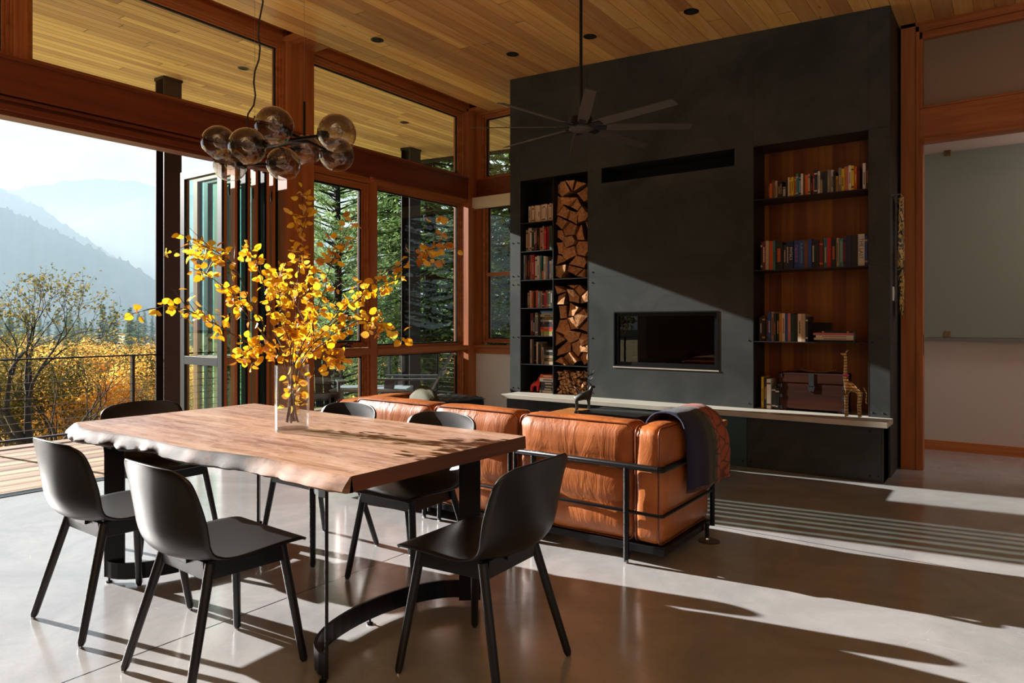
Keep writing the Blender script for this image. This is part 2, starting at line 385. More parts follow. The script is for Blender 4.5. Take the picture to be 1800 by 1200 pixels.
# return wall with the narrow window
YB = 7.26
struct(MB().box(-5.86, -4.5, YB, YB + .14, 0, .93).build('wall_back', M_white))
board('trim_11', M_beam, (-5.86, -4.5, YB - .01, YB + .13, 2.93, 3.17))
board('trim_12', M_trimX, (-5.86, -4.5, YB + .0, YB + .13, 4.03, 4.2), (-5.86, -4.5, YB - .06, YB + .1, .935, .965), (-5.86, -4.5, YB - .03, YB + .0, .85, .935))
board('trim_13', M_trimZ, (-5.86, -5.78, YB + .01, YB + .13, .93, 4.1))
def windowX(n, x0, x1, z0, z1, fr, bar=None):
    wn = struct(empty('window_%d' % n)); mb = MB(); y0, y1 = YB + .01, YB + .12
    for i, dy in ((0, 0), (fr * .5, .03)):
        a, b, c_, d = x0 - fr + i, x1 + fr - i, z0 - fr + i, z1 + fr - i; t = fr * .5
        mb.box(a, a + t, y0 + dy, y1, c_, d); mb.box(b - t, b, y0 + dy, y1, c_, d); mb.box(a + t, b - t, y0 + dy, y1, c_, c_ + t); mb.box(a + t, b - t, y0 + dy, y1, d - t, d)
    if bar: mb.box(x0, x1, y0 + .01, y1, bar - .025, bar + .02)
    mb.build('window_frame', M_trimX, wn)
    g = MB(); 
    for (a, b, c_, d) in ((x0, x0 + .012, z0, z1), (x0, x1, z0, z0 + .01), (x0, x1, z1 - .01, z1)): g.box(a, b, y0 + .05, y0 + .075, c_, d)
    g.build('glazing_gasket', M_void, wn)
    MB().box(x0, x1, y0 + .06, y0 + .066, z0, z1).build('glass', M_glass, wn)
windowX(8, -5.725, -4.6, 3.21, 3.98, .045)
windowX(9, -5.695, -4.6, 1.05, 2.79, .055, 1.905)
rb = empty('roller_blind', label='cream roller blind cassette rolled up above the narrow corner window', cat='window blind')
MB().box(-5.86, -4.66, YB - .09, YB - .012, 2.79, 2.925).build('cassette', M_shade, rb, bevel=.006)
MB().tube([(-5.85, YB - .05, 2.785), (-4.66, YB - .05, 2.785)], .009).build('hem_bar', M_shade, rb)
# right-hand wood wall, door opening and hall
YR = 6.84
board('trim_14', M_trimZ, (-.80, -.687, YR, YR + .14, 0, zc(-.7)))
board('trim_15', M_trimZ, (-.687, -.66, YR - .012, YR + .13, 0, 3.79), (-.66, -.636, YR + .005, YR + .13, 0, 3.76))
board('trim_16', M_trimX, (-.66, 2.6, YR, YR + .13, 2.83, 3.085), (-.687, 2.6, YR - .012, YR + .13, 3.74, 3.80), (-.66, 2.6, YR + .005, YR + .13, 3.68, 3.74),
      (-.636, 2.6, YR - .012, YR + .13, 2.80, 2.83), (-.66, 2.6, YR - .006, YR + .13, 3.085, 3.105))
struct(MB().box(.62, 4.2, YR, YR + .13, 0, 2.80).build('wall_front', M_white))
wn = struct(empty('window_10')); MB().box(-.64, 2.6, YR + .06, YR + .075, 3.10, 3.685).build('glass', M_frostbrown, wn)
struct(MB().box(-.80, 4.2, YR, YR + .13, 3.80, 4.1).build('wall_front', M_trimX))
# hall
YH = 8.05
struct(MB().box(-1.6, 4.2, YH, YH + .12, 0, 3.9).build('wall_hall', M_hall))
struct(MB().box(-.86, -.80, YR + .14, YH, 0, 3.9).build('wall_hall', M_hall))
struct(MB().box(-.8, 4.2, YH - .018, YH, 0, .095).build('baseboard_hall', M_trimX))
struct(MB().box(-.8, 4.2, YR + .13, YH, 3.45, 3.5).build('ceiling', M_hall))
gp = empty('wall_glass_panel', label='frosted greenish glass panel clipped to the hall wall beyond the doorway', cat='glass panel')
MB().box(-.735, 1.5, YH - .05, YH - .038, 1.115, 2.93).build('pane', M_frostgreen, gp)
for (x, z) in ((-.535, 2.92), (-.535, 1.15)):
    MB().box(x - .028, x + .028, YH - .058, YH, z - .028, z + .028).build('clip', M_brass, gp, bevel=.003)
MB().box(-.80, 1.5, YH - .06, YH, 1.085, 1.112).build('ledge', plain('grey_ledge', lin((120, 116, 108)), .6), gp)
hl = bpy.data.lights.new('hall_fill_light', 'AREA'); hl.energy = 26; hl.size = .5; hl.color = (1, .88, .82)  # added area light out of view, brightens the hall
ho = bpy.data.objects.new('hall_fill_light', hl); COL.objects.link(ho); ho.location = (1.6, 7.4, 3.42)
kl = bpy.data.lights.new('fill_uplight', 'AREA'); kl.energy = 150; kl.size = 1.6; kl.color = (.86, .94, 1)  # added fill light behind the camera, turned up to brighten the ceiling
ko = bpy.data.objects.new('fill_uplight', kl); COL.objects.link(ko); ko.location = (1.2, -2.4, 2.3); ko.rotation_euler = (R(180), 0, 0)
# strike plate
tag(MB().box(-.640, -.634, YR + .03, YR + .06, .98, 1.16).build('door_strike', M_void), 'black strike plate on the door jamb by the hall', 'door hardware')

# ------------------------------------------------------------------ fireplace wall
YF = 6.36; FL, FR = -4.64, -.82
fp = empty('fireplace', (0, 0, 0), label='tall blackened steel fireplace wall with a wide glass firebox', cat='fireplace')
T = .012
def plate(name, x0, x1, z0, z1, m=None, hole=None, slope=False):
    mb = MB(); g = .0007; x0 += g; x1 -= g; z0 += g; z1 -= g
    if slope:
        vs = [(x0, YF, z0), (x1, YF, z0), (x1, YF, zc(x1) - .002), (x0, YF, zc(x0) - .002)]
        vs = vs + [(a, YF + T, c_) for a, b, c_ in vs]
        mb.add(vs, [(0, 1, 2, 3), (7, 6, 5, 4), (0, 4, 5, 1), (1, 5, 6, 2), (2, 6, 7, 3), (3, 7, 4, 0)])
    elif hole:
        a, b, c_, d = hole
        mb.box(x0, a, YF, YF + T, z0, z1); mb.box(b, x1, YF, YF + T, z0, z1); mb.box(a, b, YF, YF + T, z0, c_); mb.box(a, b, YF, YF + T, d, z1)
    else: mb.box(x0, x1, YF, YF + T, z0, z1)
    return mb.build(name, m or M_steel, fp)
XN = (-4.494, -3.631, -1.914, -.98)
plate('steel_panel', FL, XN[0], .485, 1.737); plate('steel_panel', FL, XN[0], 1.737, 2.855); plate('steel_panel', FL, XN[0], 2.855, 0, slope=True)
plate('steel_panel', XN[0], XN[1], 2.855, 0, slope=True)
plate('steel_panel', XN[1], XN[2], .485, 1.737, hole=(-3.326, -2.238, .818, 1.372))
plate('steel_panel', XN[1], XN[2], 1.737, 2.88, hole=(-3.469, -2.087, 2.703, 2.862)); plate('steel_panel', XN[1], XN[2], 2.88, 0, slope=True)
plate('steel_panel', XN[2], XN[3], 2.855, 0, slope=True)
plate('steel_panel', XN[3], FR, .485, 1.737); plate('steel_panel', XN[3], FR, 1.737, 2.855); plate('steel_panel', XN[3], FR, 2.855, 0, slope=True)
def side(x, x2, y0, y1, z0, m=M_steel):
    mb = MB(); vs = [(x, y0, z0), (x2, y0, z0), (x2, y1, z0), (x, y1, z0), (x, y0, zc(x) - .004), (x2, y0, zc(x2) - .004), (x2, y1, zc(x2) - .004), (x, y1, zc(x) - .004)]
    mb.add(vs, [(0, 1, 2, 3), (4, 5, 6, 7), (0, 1, 5, 4), (1, 2, 6, 5), (2, 3, 7, 6), (3, 0, 4, 7)])
    return mb.build('side_panel', m, fp)
side(FL, FL + T, YF + T, YB + .14, .0); side(FR - T, FR, YF + T, YR + .14, 0)
MB().box(XN[1], XN[2], YF + .0004, YF + T, 1.7355, 1.7385).build('panel_joint', M_void, fp)
# bolts in the plates
bolts = []
for x in (-4.605, -4.535):
    for z in (.53, 1.10, 1.69, 1.785, 2.16): bolts.append((x, YF, z))
for (x, z) in ((-3.58, 1.79), (-3.58, 1.68), (-3.58, 1.10), (-3.58, .53), (-1.96, 1.10), (-1.96, .53), (-.95, .52), (-.87, .52), (-.95, 1.1)):
    bolts.append((x, YF, z))
for (x, z) in ((-1.93, .05), (-1.86, .05), (-.93, .05), (-.87, .05), (-1.86, .40), (-.93, .40), (-3.0, .4), (-3.6, .4)):
    bolts.append((x, 6.106, z))
b0 = MB().lathe([(0, -.004), (.005, -.004), (.0085, -.001), (.0085, .001)], 8, (0, 0, 0), Matrix.Rotation(R(-90), 3, 'X')).build('bolt_head', M_void, fp)
for i, p in enumerate(bolts):
    o = b0 if i == 0 else b0.copy()
    if i: COL.objects.link(o); o.parent = fp
    o.location = p
# base and hearth
for (a, b, m_) in ((-4.50, -3.25, M_steel), (-3.25, -1.894, M_steel_teal), (-1.894, -.845, M_steel)):
    MB().box(a + .002, b - .002, 6.106, 6.118, 0, .44).build('base_panel', m_, fp)
MB().box(-4.50, -.832, 6.118, YF, 0, .438).build('base_core', M_void, fp)
MB().box(-.845, -.832, 6.106, YF + .01, 0, .44).build('base_end', M_steel, fp)
MB().box(-4.53, -.80, 6.055, YF + .01, .44, .484).build('hearth_slab', M_slab, fp, bevel=.003)
# firebox
fbx = empty('firebox'); fbx.parent = fp
mb = MB(); a, b, c_, d = -3.326, -2.238, .818, 1.372
for t0, t1, y0, y1 in ((0, .012, -.004, .03), (.012, .045, .022, .06)):
    A0, B0, C0, D0 = a + t0, b - t0, c_ + t0, d - t0; k = t1 - t0
    mb.box(A0, A0 + k, YF + y0, YF + y1, C0, D0); mb.box(B0 - k, B0, YF + y0, YF + y1, C0, D0)
    mb.box(A0 + k, B0 - k, YF + y0, YF + y1, C0, C0 + k); mb.box(A0 + k, B0 - k, YF + y0, YF + y1, D0 - k, D0)
mb.build('firebox_frame', M_blackmetal, fbx)
MB().box(a - .006, b + .006, YF - .006, YF + .002, c_ - .014, c_ - .002).build('trim_lip', M_slab, fbx)
mb = MB(); mb.box(a, b, YF + .45, YF + .46, c_, d); mb.box(a, a + .01, YF + .02, YF + .45, c_, d); mb.box(b - .01, b, YF + .02, YF + .45, c_, d)
mb.box(a, b, YF + .02, YF + .45, c_, c_ + .01); mb.box(a, b, YF + .02, YF + .45, d - .01, d)
mb.build('firebox_liner', M_void, fbx)
MB().box(a + .04, b - .04, YF + .04, YF + .045, c_ + .04, d - .04).build('firebox_glass', glass('firebox_glass', (.55, .45, .36), .8), fbx)
mb = MB()
for k, (x, y, r_, q) in enumerate(((-2.98, .26, .045, .2), (-2.6, .27, .05, -.15), (-2.8, .2, .035, .1))):
    mb.tube([(x - .24, YF + y, c_ + .07 + .03 * k), (x, YF + y + .02, c_ + .08 + .03 * k), (x + .24, YF + y + q * .2, c_ + .075 + .04 * k)], r_, 9)
mb.build('fire_log_set', plain('charred_log', lin((70, 48, 34)), .85, bump=.5, bscale=30), fbx)
mb = MB(); mb.box(-3.469, -2.087, YF + .3, YF + .31, 2.703, 2.862); mb.box(-3.469, -2.087, YF + T, YF + .3, 2.695, 2.703); mb.box(-3.469, -2.087, YF + T, YF + .3, 2.862, 2.87)
mb.box(-3.48, -3.469, YF + T, YF + .3, 2.7, 2.865); mb.box(-2.087, -2.076, YF + T, YF + .3, 2.7, 2.865)
mb.build('vent_slot', M_void, fp)
# bookcases
ND = .34
def case(name, x0, x1, label, back, dividers, shelves, cat='bookcase'):
    e = empty(name, label=label); e.parent = fp
    MB().box(x0 - .006, x0, YF - .001, YF + ND, .484, 2.85).build('side_panel', M_shelfsteel, e)
    MB().box(x1, x1 + .006, YF - .001, YF + ND, .484, 2.85).build('side_panel', M_shelfsteel, e)
    MB().box(x0, x1, YF + ND, YF + ND + .01, .484, 2.85).build('back_panel', back, e)
    MB().box(x0, x1, YF + .002, YF + ND, 2.85, 2.856).build('top_panel', M_shelfsteel, e)
    MB().box(x0, x1, YF + .011, YF + ND, .47, .484).build('bottom_shelf', M_slab, e)
    for d_ in dividers: MB().box(d_ - .003, d_ + .003, YF - .001, YF + ND, .484, 2.85).build('divider', M_shelfsteel, e)
    for (a, b, z) in shelves: MB().box(a + .003, b - .003, YF, YF + ND, z - .006, z).build('shelf', M_shelfsteel, e)
    return e
XD = -4.062
SL = (.80, 1.115, 1.423, 1.735, 2.055, 2.375)
case('bookcase', XN[0], XN[1], 'narrow black steel bookcase with firewood bay left of the firebox', M_void, [XD],
     [(XN[0], XD, z) for z in SL] + [(XD, XN[1], .80), (XD, XN[1], 1.735)])
case('bookcase', XN[2], XN[3], 'wide wood-backed bookcase right of the firebox', M_back, [], [(XN[2], XN[3], z) for z in (1.093, 1.733, 2.37)])
# ------------------------------------------------------------------ placing helper: a pixel of the photograph at a distance -> a point of the room
_th = R(35.95); _B = (-math.sin(_th), math.cos(_th)); _A = (math.cos(_th), math.sin(_th))
def at(px, py, d):
    l = (px - 900) / 1219. * d
    return Vector((_B[0] * d + _B[1] * l, _A[0] * d + _A[1] * l, 1.26 - (py - 567) / 1219. * d))

# ------------------------------------------------------------------ dining chairs
def lerp_list(P, t):
    n = len(P) - 1; f = min(max(t, 0), 1) * n; i = min(int(f), n - 1); f -= i
    p0, p1, p2, p3 = P[max(i - 1, 0)], P[i], P[i + 1], P[min(i + 2, n)]
    return [.5 * (2 * b + (c - a) * f + (2 * a - 5 * b + 4 * c - d) * f * f + (3 * b - a - 3 * c + d) * f ** 3) for a, b, c, d in zip(p0, p1, p2, p3)]
# y, z, half width, forward curl of the edge, upward curl of the edge
SP = [(.238, .446, .205, 0, .0), (.215, .459, .224, 0, .001), (.13, .461, .234, 0, .004), (.03, .452, .236, 0, .010), (-.07, .444, .236, .004, .018),
      (-.150, .449, .236, .018, .036), (-.208, .480, .238, .055, .036), (-.238, .535, .240, .078, .016), (-.250, .60, .242, .080, .002), (-.258, .665, .241, .070, -.002),
      (-.266, .735, .236, .054, -.006), (-.272, .772, .214, .044, -.012), (-.276, .79, .165, .030, -.010)]
def make_chair():
    root = empty('dining_chair'); mb = MB(); NI, NJ = 44, 20
    for i in range(NI + 1):
        y, z, w_, fw, up_ = lerp_list(SP, i / NI)
        for j in range(NJ + 1):
            s_ = -1 + 2 * j / NJ; a = abs(s_)
            mb.v.append((w_ * s_, y + fw * a ** 2.2, z + up_ * a ** 2))
    for i in range(NI):
        for j in range(NJ):
            a = i * (NJ + 1) + j; mb.f.append((a, a + 1, a + NJ + 2, a + NJ + 1)); mb.mi.append(0)
    mb.build('seat_shell', M_shell, root, smooth=True, solid=.008)
    fr = MB()      # wooden under-frame
    c = [(-.168, .175), (.168, .175), (.150, -.118), (-.150, -.118)]
    for k in range(4):
        (x0, y0), (x1, y1) = c[k], c[(k + 1) % 4]; d = Vector((x1 - x0, y1 - y0, 0)); nrm = Vector((-d.y, d.x, 0)).normalized() * .011
        vs = []
        for (px, py) in ((x0, y0), (x1, y1)):
            for sg in (-1, 1):
                for zz in (.385, .447): vs.append((px * (.96 if zz > .4 else 1.02) + nrm.x * sg, py + nrm.y * sg, zz))
        fr.add(vs, [(0, 1, 3, 2), (4, 6, 7, 5), (0, 4, 5, 1), (2, 3, 7, 6), (1, 5, 7, 3), (0, 2, 6, 4)])
    fr.box(-.05, .05, -.14, .16, .425, .445)
    fr.build('seat_frame', M_chairwood, root, bevel=.002)
    for (sx, sy) in ((-1, 1), (1, 1), (1, -1), (-1, -1)):
        top = Vector((sx * .160, (.165 if sy > 0 else -.112), .440)); bot = Vector((sx * .228, (.215 if sy > 0 else -.228), .006))
        l = MB().tube([top, top.lerp(bot, .5), top.lerp(bot, .97), bot], [.0175, .0165, .0145, .010], 14)
        l.build('leg', M_chairwood, root, smooth=True, sharp=50)
        MB().tube([bot, bot - Vector((0, 0, .006))], .008, 10).build('glide', M_chrome, root)
    return root
ch0 = make_chair()
CH = [(-3.165, 1.425, 0, 'black shell dining chair on the near side of the table, in the near left corner'),
      (-2.372, 1.425, -2, 'black shell dining chair on the near side of the table, beside the slim table leg'),
      (-1.585, 2.010, 92, 'black shell dining chair pushed up to the straight-cut end of the table, by the sofa'),
      (-3.985, 2.050, -90, 'black shell dining chair at the table end next to the deck opening, mostly hidden'),
      (-3.150, 2.500, 180, 'black shell dining chair on the sofa side of the table, behind the vase'),
      (-2.425, 2.495, 180, 'black shell dining chair on the sofa side of the table, back against the brown sofa')]
for i, (x, y, a, lb) in enumerate(CH):
    o = ch0 if i == 0 else copy_tree(ch0)
    o.location = (x, y, 0); o.rotation_euler.z = R(a); tag(o, lb, 'chair', 'black dining chairs around the table')

# ------------------------------------------------------------------ dining table
M_tab = wood('reclaimed_table_top', lin((118, 76, 56)), lin((164, 118, 92)), lin((204, 170, 146)), 'X', .155, .36, seam=.008, endj=5.0, knots=.5, spec=.5, scale=1.1)
_n = NT(M_tab.node_tree); _b = [q for q in _n.n if q.type == 'BSDF_PRINCIPLED'][0]; _src = _b.inputs['Base Color'].links[0].from_socket
_v = _n.coord(); _m = _n.noise(_n.mapping(_v, sc=(1.6, 7, 1)), 3.2, 8, .72, .9); _k = _n.ramp(_m, [(.40, (0, 0, 0)), (.58, (1, 1, 1))])
_c = _n.mix(_n.math('MULTIPLY', _k, .45), _src, C4(lin((206, 176, 158)))); _m2 = _n.noise(_n.mapping(_v, sc=(2.2, 9, 1), loc=(3, 1, 0)), 4.5, 7, .75, 1.2); _k2 = _n.ramp(_m2, [(.56, (0, 0, 0)), (.66, (1, 1, 1))])
_c = _n.mix(_n.math('MULTIPLY', _k2, .7), _c, C4(lin((74, 44, 36)))); _n.set(_b, 'Base Color', _c)
M_tabend = wood('table_end_grain', lin((92, 50, 32)), lin((120, 72, 46)), lin((140, 88, 58)), 'Y', 0, .5)
m, nt, out = mat('live_edge_bark'); M_edge = m; v = nt.coord(); x, y, z = nt.sep(v)
n1 = nt.noise(v, 7, 6, .7, 1.4); n2 = nt.noise(nt.mapping(v, sc=(2, 1, 10)), 4, 5, .6)
bark = nt.ramp(n1, [(.40, lin((18, 10, 6))), (.47, lin((44, 24, 14))), (.54, lin((58, 32, 20))), (.61, lin((92, 62, 44))), (.68, lin((40, 22, 14)))])
pale = nt.ramp(n2, [(.3, lin((112, 74, 52))), (.6, lin((160, 120, 92))), (.8, lin((84, 52, 34)))])
f = nt.math('ADD', nt.math('MULTIPLY', nt.math('ADD', x, .02), 4.), nt.math('MULTIPLY', nt.math('SUBTRACT', n1, .5), 2.2))
f = nt.add('ShaderNodeClamp', {0: f}).outputs[0]
principled(nt, out, base=nt.mix(f, bark, pale), rough=.7, spec=.3, normal=nt.bump(nt.math('ADD', n1, n2), .12, .006))
tb = empty('dining_table', (-2.42, 2.08, 0), 0, 'live-edge wooden slab dining table on curved black flat-steel legs', 'table')
LX0, LX1 = -1.55, .60; NS = 90
def ynear(x):
    return -.515 + .03 * math.sin(x * 2.1 + .6) + .016 * math.sin(x * 7.3 + 1) + .008 * noise.noise((x * 9, 0, 0)) + (.035 * max(0, (-1.30 - x) / .25) if x < -1.3 else 0)
def yfar(x): return .535 - .022 * x * .6 + .008 * math.sin(x * 3.1)
top = MB(); edge = MB(); NY = 14
for i in range(NS + 1):
    x = LX0 + (LX1 - LX0) * i / NS; xb = x + (.012 if i == NS else 0)
    for j in range(NY + 1):
        y = yfar(x) + (ynear(x) - yfar(x)) * j / NY
        top.v.append((x, y, .740 + .0008 * noise.noise((x * 3, y * 9, 0))))
for i in range(NS):
    for j in range(NY):
        a = i * (NY + 1) + j; top.f.append((a, a + NY + 1, a + NY + 2, a + 1)); top.mi.append(0)
o1 = len(top.v)
for i in range(NS + 1):
    x = LX0 + (LX1 - LX0) * i / NS
    top.v += [(x, yfar(x) + .004, .682), (x, ynear(x) - .008, .684)]
for i in range(NS):
    a = o1 + 2 * i; top.f.append((a, a + 1, a + 3, a + 2)); top.mi.append(0)
    top.f.append((i * (NY + 1), a, a + 2, (i + 1) * (NY + 1))); top.mi.append(0)
for i, sgn in ((0, 1), (NS, -1)):
    ring = [i * (NY + 1) + j for j in range(NY + 1)] + [o1 + 2 * i + 1, o1 + 2 * i]
    top.f.append(tuple(ring if sgn > 0 else ring[::-1])); top.mi.append(1)
top.build('tabletop', [M_tab, M_tabend], tb, smooth=False)
prof = [(0, .7402), (-.010, .737), (-.024, .722), (-.040, .706), (-.046, .694), (-.030, .683), (.01, .682)]
for i in range(NS + 1):
    x = LX0 + (LX1 - LX0) * i / NS; rough = 1.0 if x < -.55 else .35
    for k, (dy, zz) in enumerate(prof):
        if k in (0, 6): n_ = 0
        else: n_ = rough * (.020 * noise.noise((x * 11, zz * 30, 3)) + .010 * noise.noise((x * 31, zz * 60, 9)))
        edge.v.append((x, ynear(x) + dy * (1 + .25 * math.sin(x * 4 + 1)) + n_, zz + n_ * .4 * (0 if k in (0, 6) else 1)))
K = len(prof)
for i in range(NS):
    for k in range(K - 1):
        a = i * K + k; edge.f.append((a, a + 1, a + K + 1, a + K)); edge.mi.append(0)
edge.f.append(tuple(range(K))); edge.f.append(tuple(NS * K + k for k in range(K))[::-1]); edge.mi += [0, 0]
edge.build('live_edge', M_edge, tb, smooth=True, sharp=60)
def band_leg(xc, sgn):
    """flat steel trestle: two uprights joined at floor and top by an arc that bulges towards the table centre"""
    e = empty('trestle'); e.parent = tb
    y0, y1 = -.50, .34; b = .24 * sgn; n_ = 22; pts = []; yc = (y0 + y1) / 2; hy = (y1 - y0) / 2
    for i in range(n_ + 1):
        t = math.pi * i / n_; pts.append((xc + b * math.sin(t) ** .9, yc - hy * math.cos(t)))
    for (z0, z1, nm) in ((.022, .10, 'floor_arc'), (.648, .684, 'top_arc')):
        mb = MB(); t_ = .006
        for i in range(n_ + 1):
            p = Vector(pts[i]); d = (Vector(pts[min(i + 1, n_)]) - Vector(pts[max(i - 1, 0)])).normalized(); nn = Vector((-d.y, d.x)) * t_
            for q, zz in ((p + nn, z0), (p + nn, z1), (p - nn, z1), (p - nn, z0)): mb.v.append((q.x, q.y, zz))
        for i in range(n_):
            for k in range(4):
                a = i * 4 + k; bb = i * 4 + (k + 1) % 4; mb.f.append((a, bb, bb + 4, a + 4)); mb.mi.append(0)
        mb.f.append((0, 1, 2, 3)); mb.f.append(tuple(4 * n_ + k for k in (3, 2, 1, 0))); mb.mi += [0, 0]
        mb.build(nm, M_blackmetal, e, bevel=0)
    for k, yy in ((0, y0), (1, y1)):
        d = Vector((sgn * .78, .63 if k == 0 else -.63)); c_ = Vector((xc, yy)) + d * .035
        Mx = Matrix(((d.x, -d.y, 0), (d.y, d.x, 0), (0, 0, 1)))
        MB().obox((c_.x, c_.y, .353), (.095, .012, .662), Mx).build('upright', M_blackmetal, e, bevel=.001)
        MB().lathe([(.014, 0), (.014, .006), (.005, .008), (.005, .024)], 12, (xc + sgn * .02, yy, 0)).build('levelling_foot', M_blackmetal, e)
    MB().lathe([(.014, 0), (.014, .006), (.005, .008), (.005, .024)], 12, (xc + b, yc, 0)).build('levelling_foot', M_blackmetal, e)
band_leg(.475, -1); band_leg(-1.165, 1)

# ------------------------------------------------------------------ sofa
m, nt, out = mat('cognac_leather'); M_leather = m; v = nt.coord()
n1 = nt.noise(v, 2.2, 5, .6, .8); n2 = nt.noise(nt.mapping(v, sc=(3.2, 3.2, 1.1)), 2.6, 4, .55, 1.8); n3 = nt.noise(v, 260, 2)
c = nt.ramp(n1, [(.3, lin((142, 74, 30))), (.55, lin((176, 100, 48))), (.8, lin((196, 124, 70)))])
principled(nt, out, base=c, rough=nt.math('ADD', nt.math('MULTIPLY', n2, .12), .34), spec=.5,
           normal=nt.bump(nt.math('ADD', nt.math('MULTIPLY', n2, 1.), nt.math('MULTIPLY', n3, .02)), .30, .02))
M_pipe = plain('leather_piping', lin((120, 58, 22)), .4)
def cushion(name, x0, x1, y0, y1, z0, z1, parent, thin='y', puff=.03, rr=.05, pinch=(), m=None, seed=0, pipe=True, wr=.006, cuts=13):
    bm = bmesh.new(); bmesh.ops.create_cube(bm, size=2); bmesh.ops.subdivide_edges(bm, edges=bm.edges[:], cuts=cuts, use_grid_fill=True)
    hx, hy, hz = (x1 - x0) / 2, (y1 - y0) / 2, (z1 - z0) / 2; c_ = Vector(((x0 + x1) / 2, (y0 + y1) / 2, (z0 + z1) / 2)); H = (hx, hy, hz)
    r_ = min(rr, min(H) * .9); ax = 'xyz'.index(thin)
    for v_ in bm.verts:
        p = Vector(v_.co); q = Vector([p[i] * H[i] for i in range(3)])
        inner = Vector([max(-H[i] + r_, min(H[i] - r_, q[i])) for i in range(3)]); d = q - inner
        if d.length > 1e-6:
            # snap onto the rounded corner
            q = inner + d.normalized() * r_ if (sum(abs(d[i]) > 1e-6 for i in range(3)) > 1) else q
        o_ = [i for i in range(3) if i != ax]
        g = (1 - p[o_[0]] ** 2) * (1 - p[o_[1]] ** 2)
        s_ = 1 if p[ax] > 0 else -1
        if abs(p[ax]) > .01: q[ax] += s_ * puff * g ** .7 * abs(p[ax])
        for i in o_: q[i] += (1 if p[i] > 0 else -1) * puff * .35 * (1 - p[ax] ** 2) * (1 - p[[k for k in o_ if k != i][0]] ** 2) * (abs(p[i]) ** 3)
        w_ = q + c_
        for pz in pinch:
            k = math.exp(-((w_.z - pz) / .028) ** 2); q[ax] -= s_ * puff * .9 * g ** .5 * k * abs(p[ax])
        q += Vector((noise.noise(w_ * 9 + Vector((seed, 0, 0))), noise.noise(w_ * 9 + Vector((0, seed + 5, 0))), noise.noise(w_ * 7 + Vector((0, 0, seed + 9))))) * wr
        v_.co = q
    me = bpy.data.meshes.new(name); bm.to_mesh(me); bm.free(); me.materials.append(m or M_leather)
    me.polygons.foreach_set('use_smooth', [True] * len(me.polygons))
    o = bpy.data.objects.new(name, me); COL.objects.link(o); o.location = c_; o.parent = parent
    if pipe:
        mb = MB(); oo = [i for i in range(3) if i != ax]; A_, B_ = H[oo[0]] - .004, H[oo[1]] - .004; rc = r_ * .8
        for s_ in (-1, 1):
            ring = []
            for (cx_, cy_, a0) in ((A_ - rc, B_ - rc, 0), (-A_ + rc, B_ - rc, 90), (-A_ + rc, -B_ + rc, 180), (A_ - rc, -B_ + rc, 270)):
                for k in range(5):
                    t = R(a0 + 22.5 * k); p = [0, 0, 0]; p[oo[0]] = cx_ + rc * math.cos(t); p[oo[1]] = cy_ + rc * math.sin(t); p[ax] = s_ * (H[ax] - r_ * .35); ring.append(p)
            mb.tube(ring + [ring[0]], .0042, 6, caps=False)
        mb.build('piping', M_pipe, o, smooth=True)
    return o
sf_ = empty('sectional_sofa', (0, 0, 0), 0, 'cognac leather sectional sofa held in a black tubular frame', 'sofa')
YS = 3.335
xs = [(-2.375, -1.632), (-3.06, -2.385), (-3.80, -3.07)]
for i, (a, b) in enumerate(xs):
    cushion('back_cushion', a, b, YS, YS + .20, .10, .725, sf_, 'y', .030, .055, (.275, .51), seed=i * 3.1)
    cushion('seat_cushion', a, b, YS + .19, YS + .66, .20, .43, sf_, 'z', .025, .05, seed=i + 20, pipe=True)
cushion('arm_cushion', -1.635, -1.470, YS, YS + .69, .10, .715, sf_, 'x', .022, .05, (.275, .51), seed=31)
cushion('back_cushion', -4.03, -3.82, YS, YS + .80, .10, .70, sf_, 'x', .02, .055, seed=41)
def rail(name, pts, r_, n=10): return MB().tube(pts, r_, n).build(name, M_blackmetal, sf_, smooth=True, sharp=50)
yb = YS - .035; xr = -1.452
rail('top_rail', [(-2.37, yb + .2, .51), (-2.372, yb + .02, .51), (-2.36, yb, .51), (-1.47, yb, .51)], .0165)
rail('top_rail', [(-1.47, yb, .51), (xr - .002, yb + .004, .51), (xr, yb + .02, .51), (xr, YS + .69, .51)], .0165)
rail('middle_rail', [(-2.37, yb + .02, .272), (-1.47, yb, .272), (xr, yb + .01, .272), (xr, YS + .69, .272)], .009)
rail('top_rail', [(-3.84, yb, .51), (-2.40, yb, .51)], .0165); rail('middle_rail', [(-3.84, yb, .272), (-2.40, yb, .272)], .009)
for x in (-2.37, -2.41, -3.05, -3.84): rail('upright', [(x, yb, .51), (x, yb, .05)], .0125)
for x in (-1.652, -2.242, -2.963, -3.093, -3.70):
    rail('leg', [(x, yb, .51), (x, yb, .02)], .0155, 12); MB().lathe([(.011, 0), (.013, .008), (.008, .02)], 12, (x, yb, 0)).build('foot', M_chrome, sf_)
rail('leg', [(xr, YS + .69, .51), (xr, YS + .69, .06)], .0145)
rail('leg', [(xr + .012, YS + .57, .10), (xr + .012, YS + .57, .02)], .012); MB().lathe([(.011, 0), (.013, .008), (.008, .02)], 12, (xr + .012, YS + .57, .003)).build('foot', M_chrome, sf_)
for x in (-2.3, -3.2): rail('leg', [(x, YS + .64, .10), (x, YS + .64, .0)], .012)
mb = MB(); mb.box(-2.395, -1.455, YS + .0, YS + .055, .058, .098); mb.box(-1.505, -1.455, YS + .055, YS + .68, .062, .098); mb.box(-2.395, -1.505, YS + .62, YS + .68, .062, .098)
mb.build('base_rail', M_blackmetal, sf_, bevel=.003)
MB().box(-3.86, -2.405, YS, YS + .68, .062, .098).build('base_rail', M_blackmetal, sf_, bevel=.003)
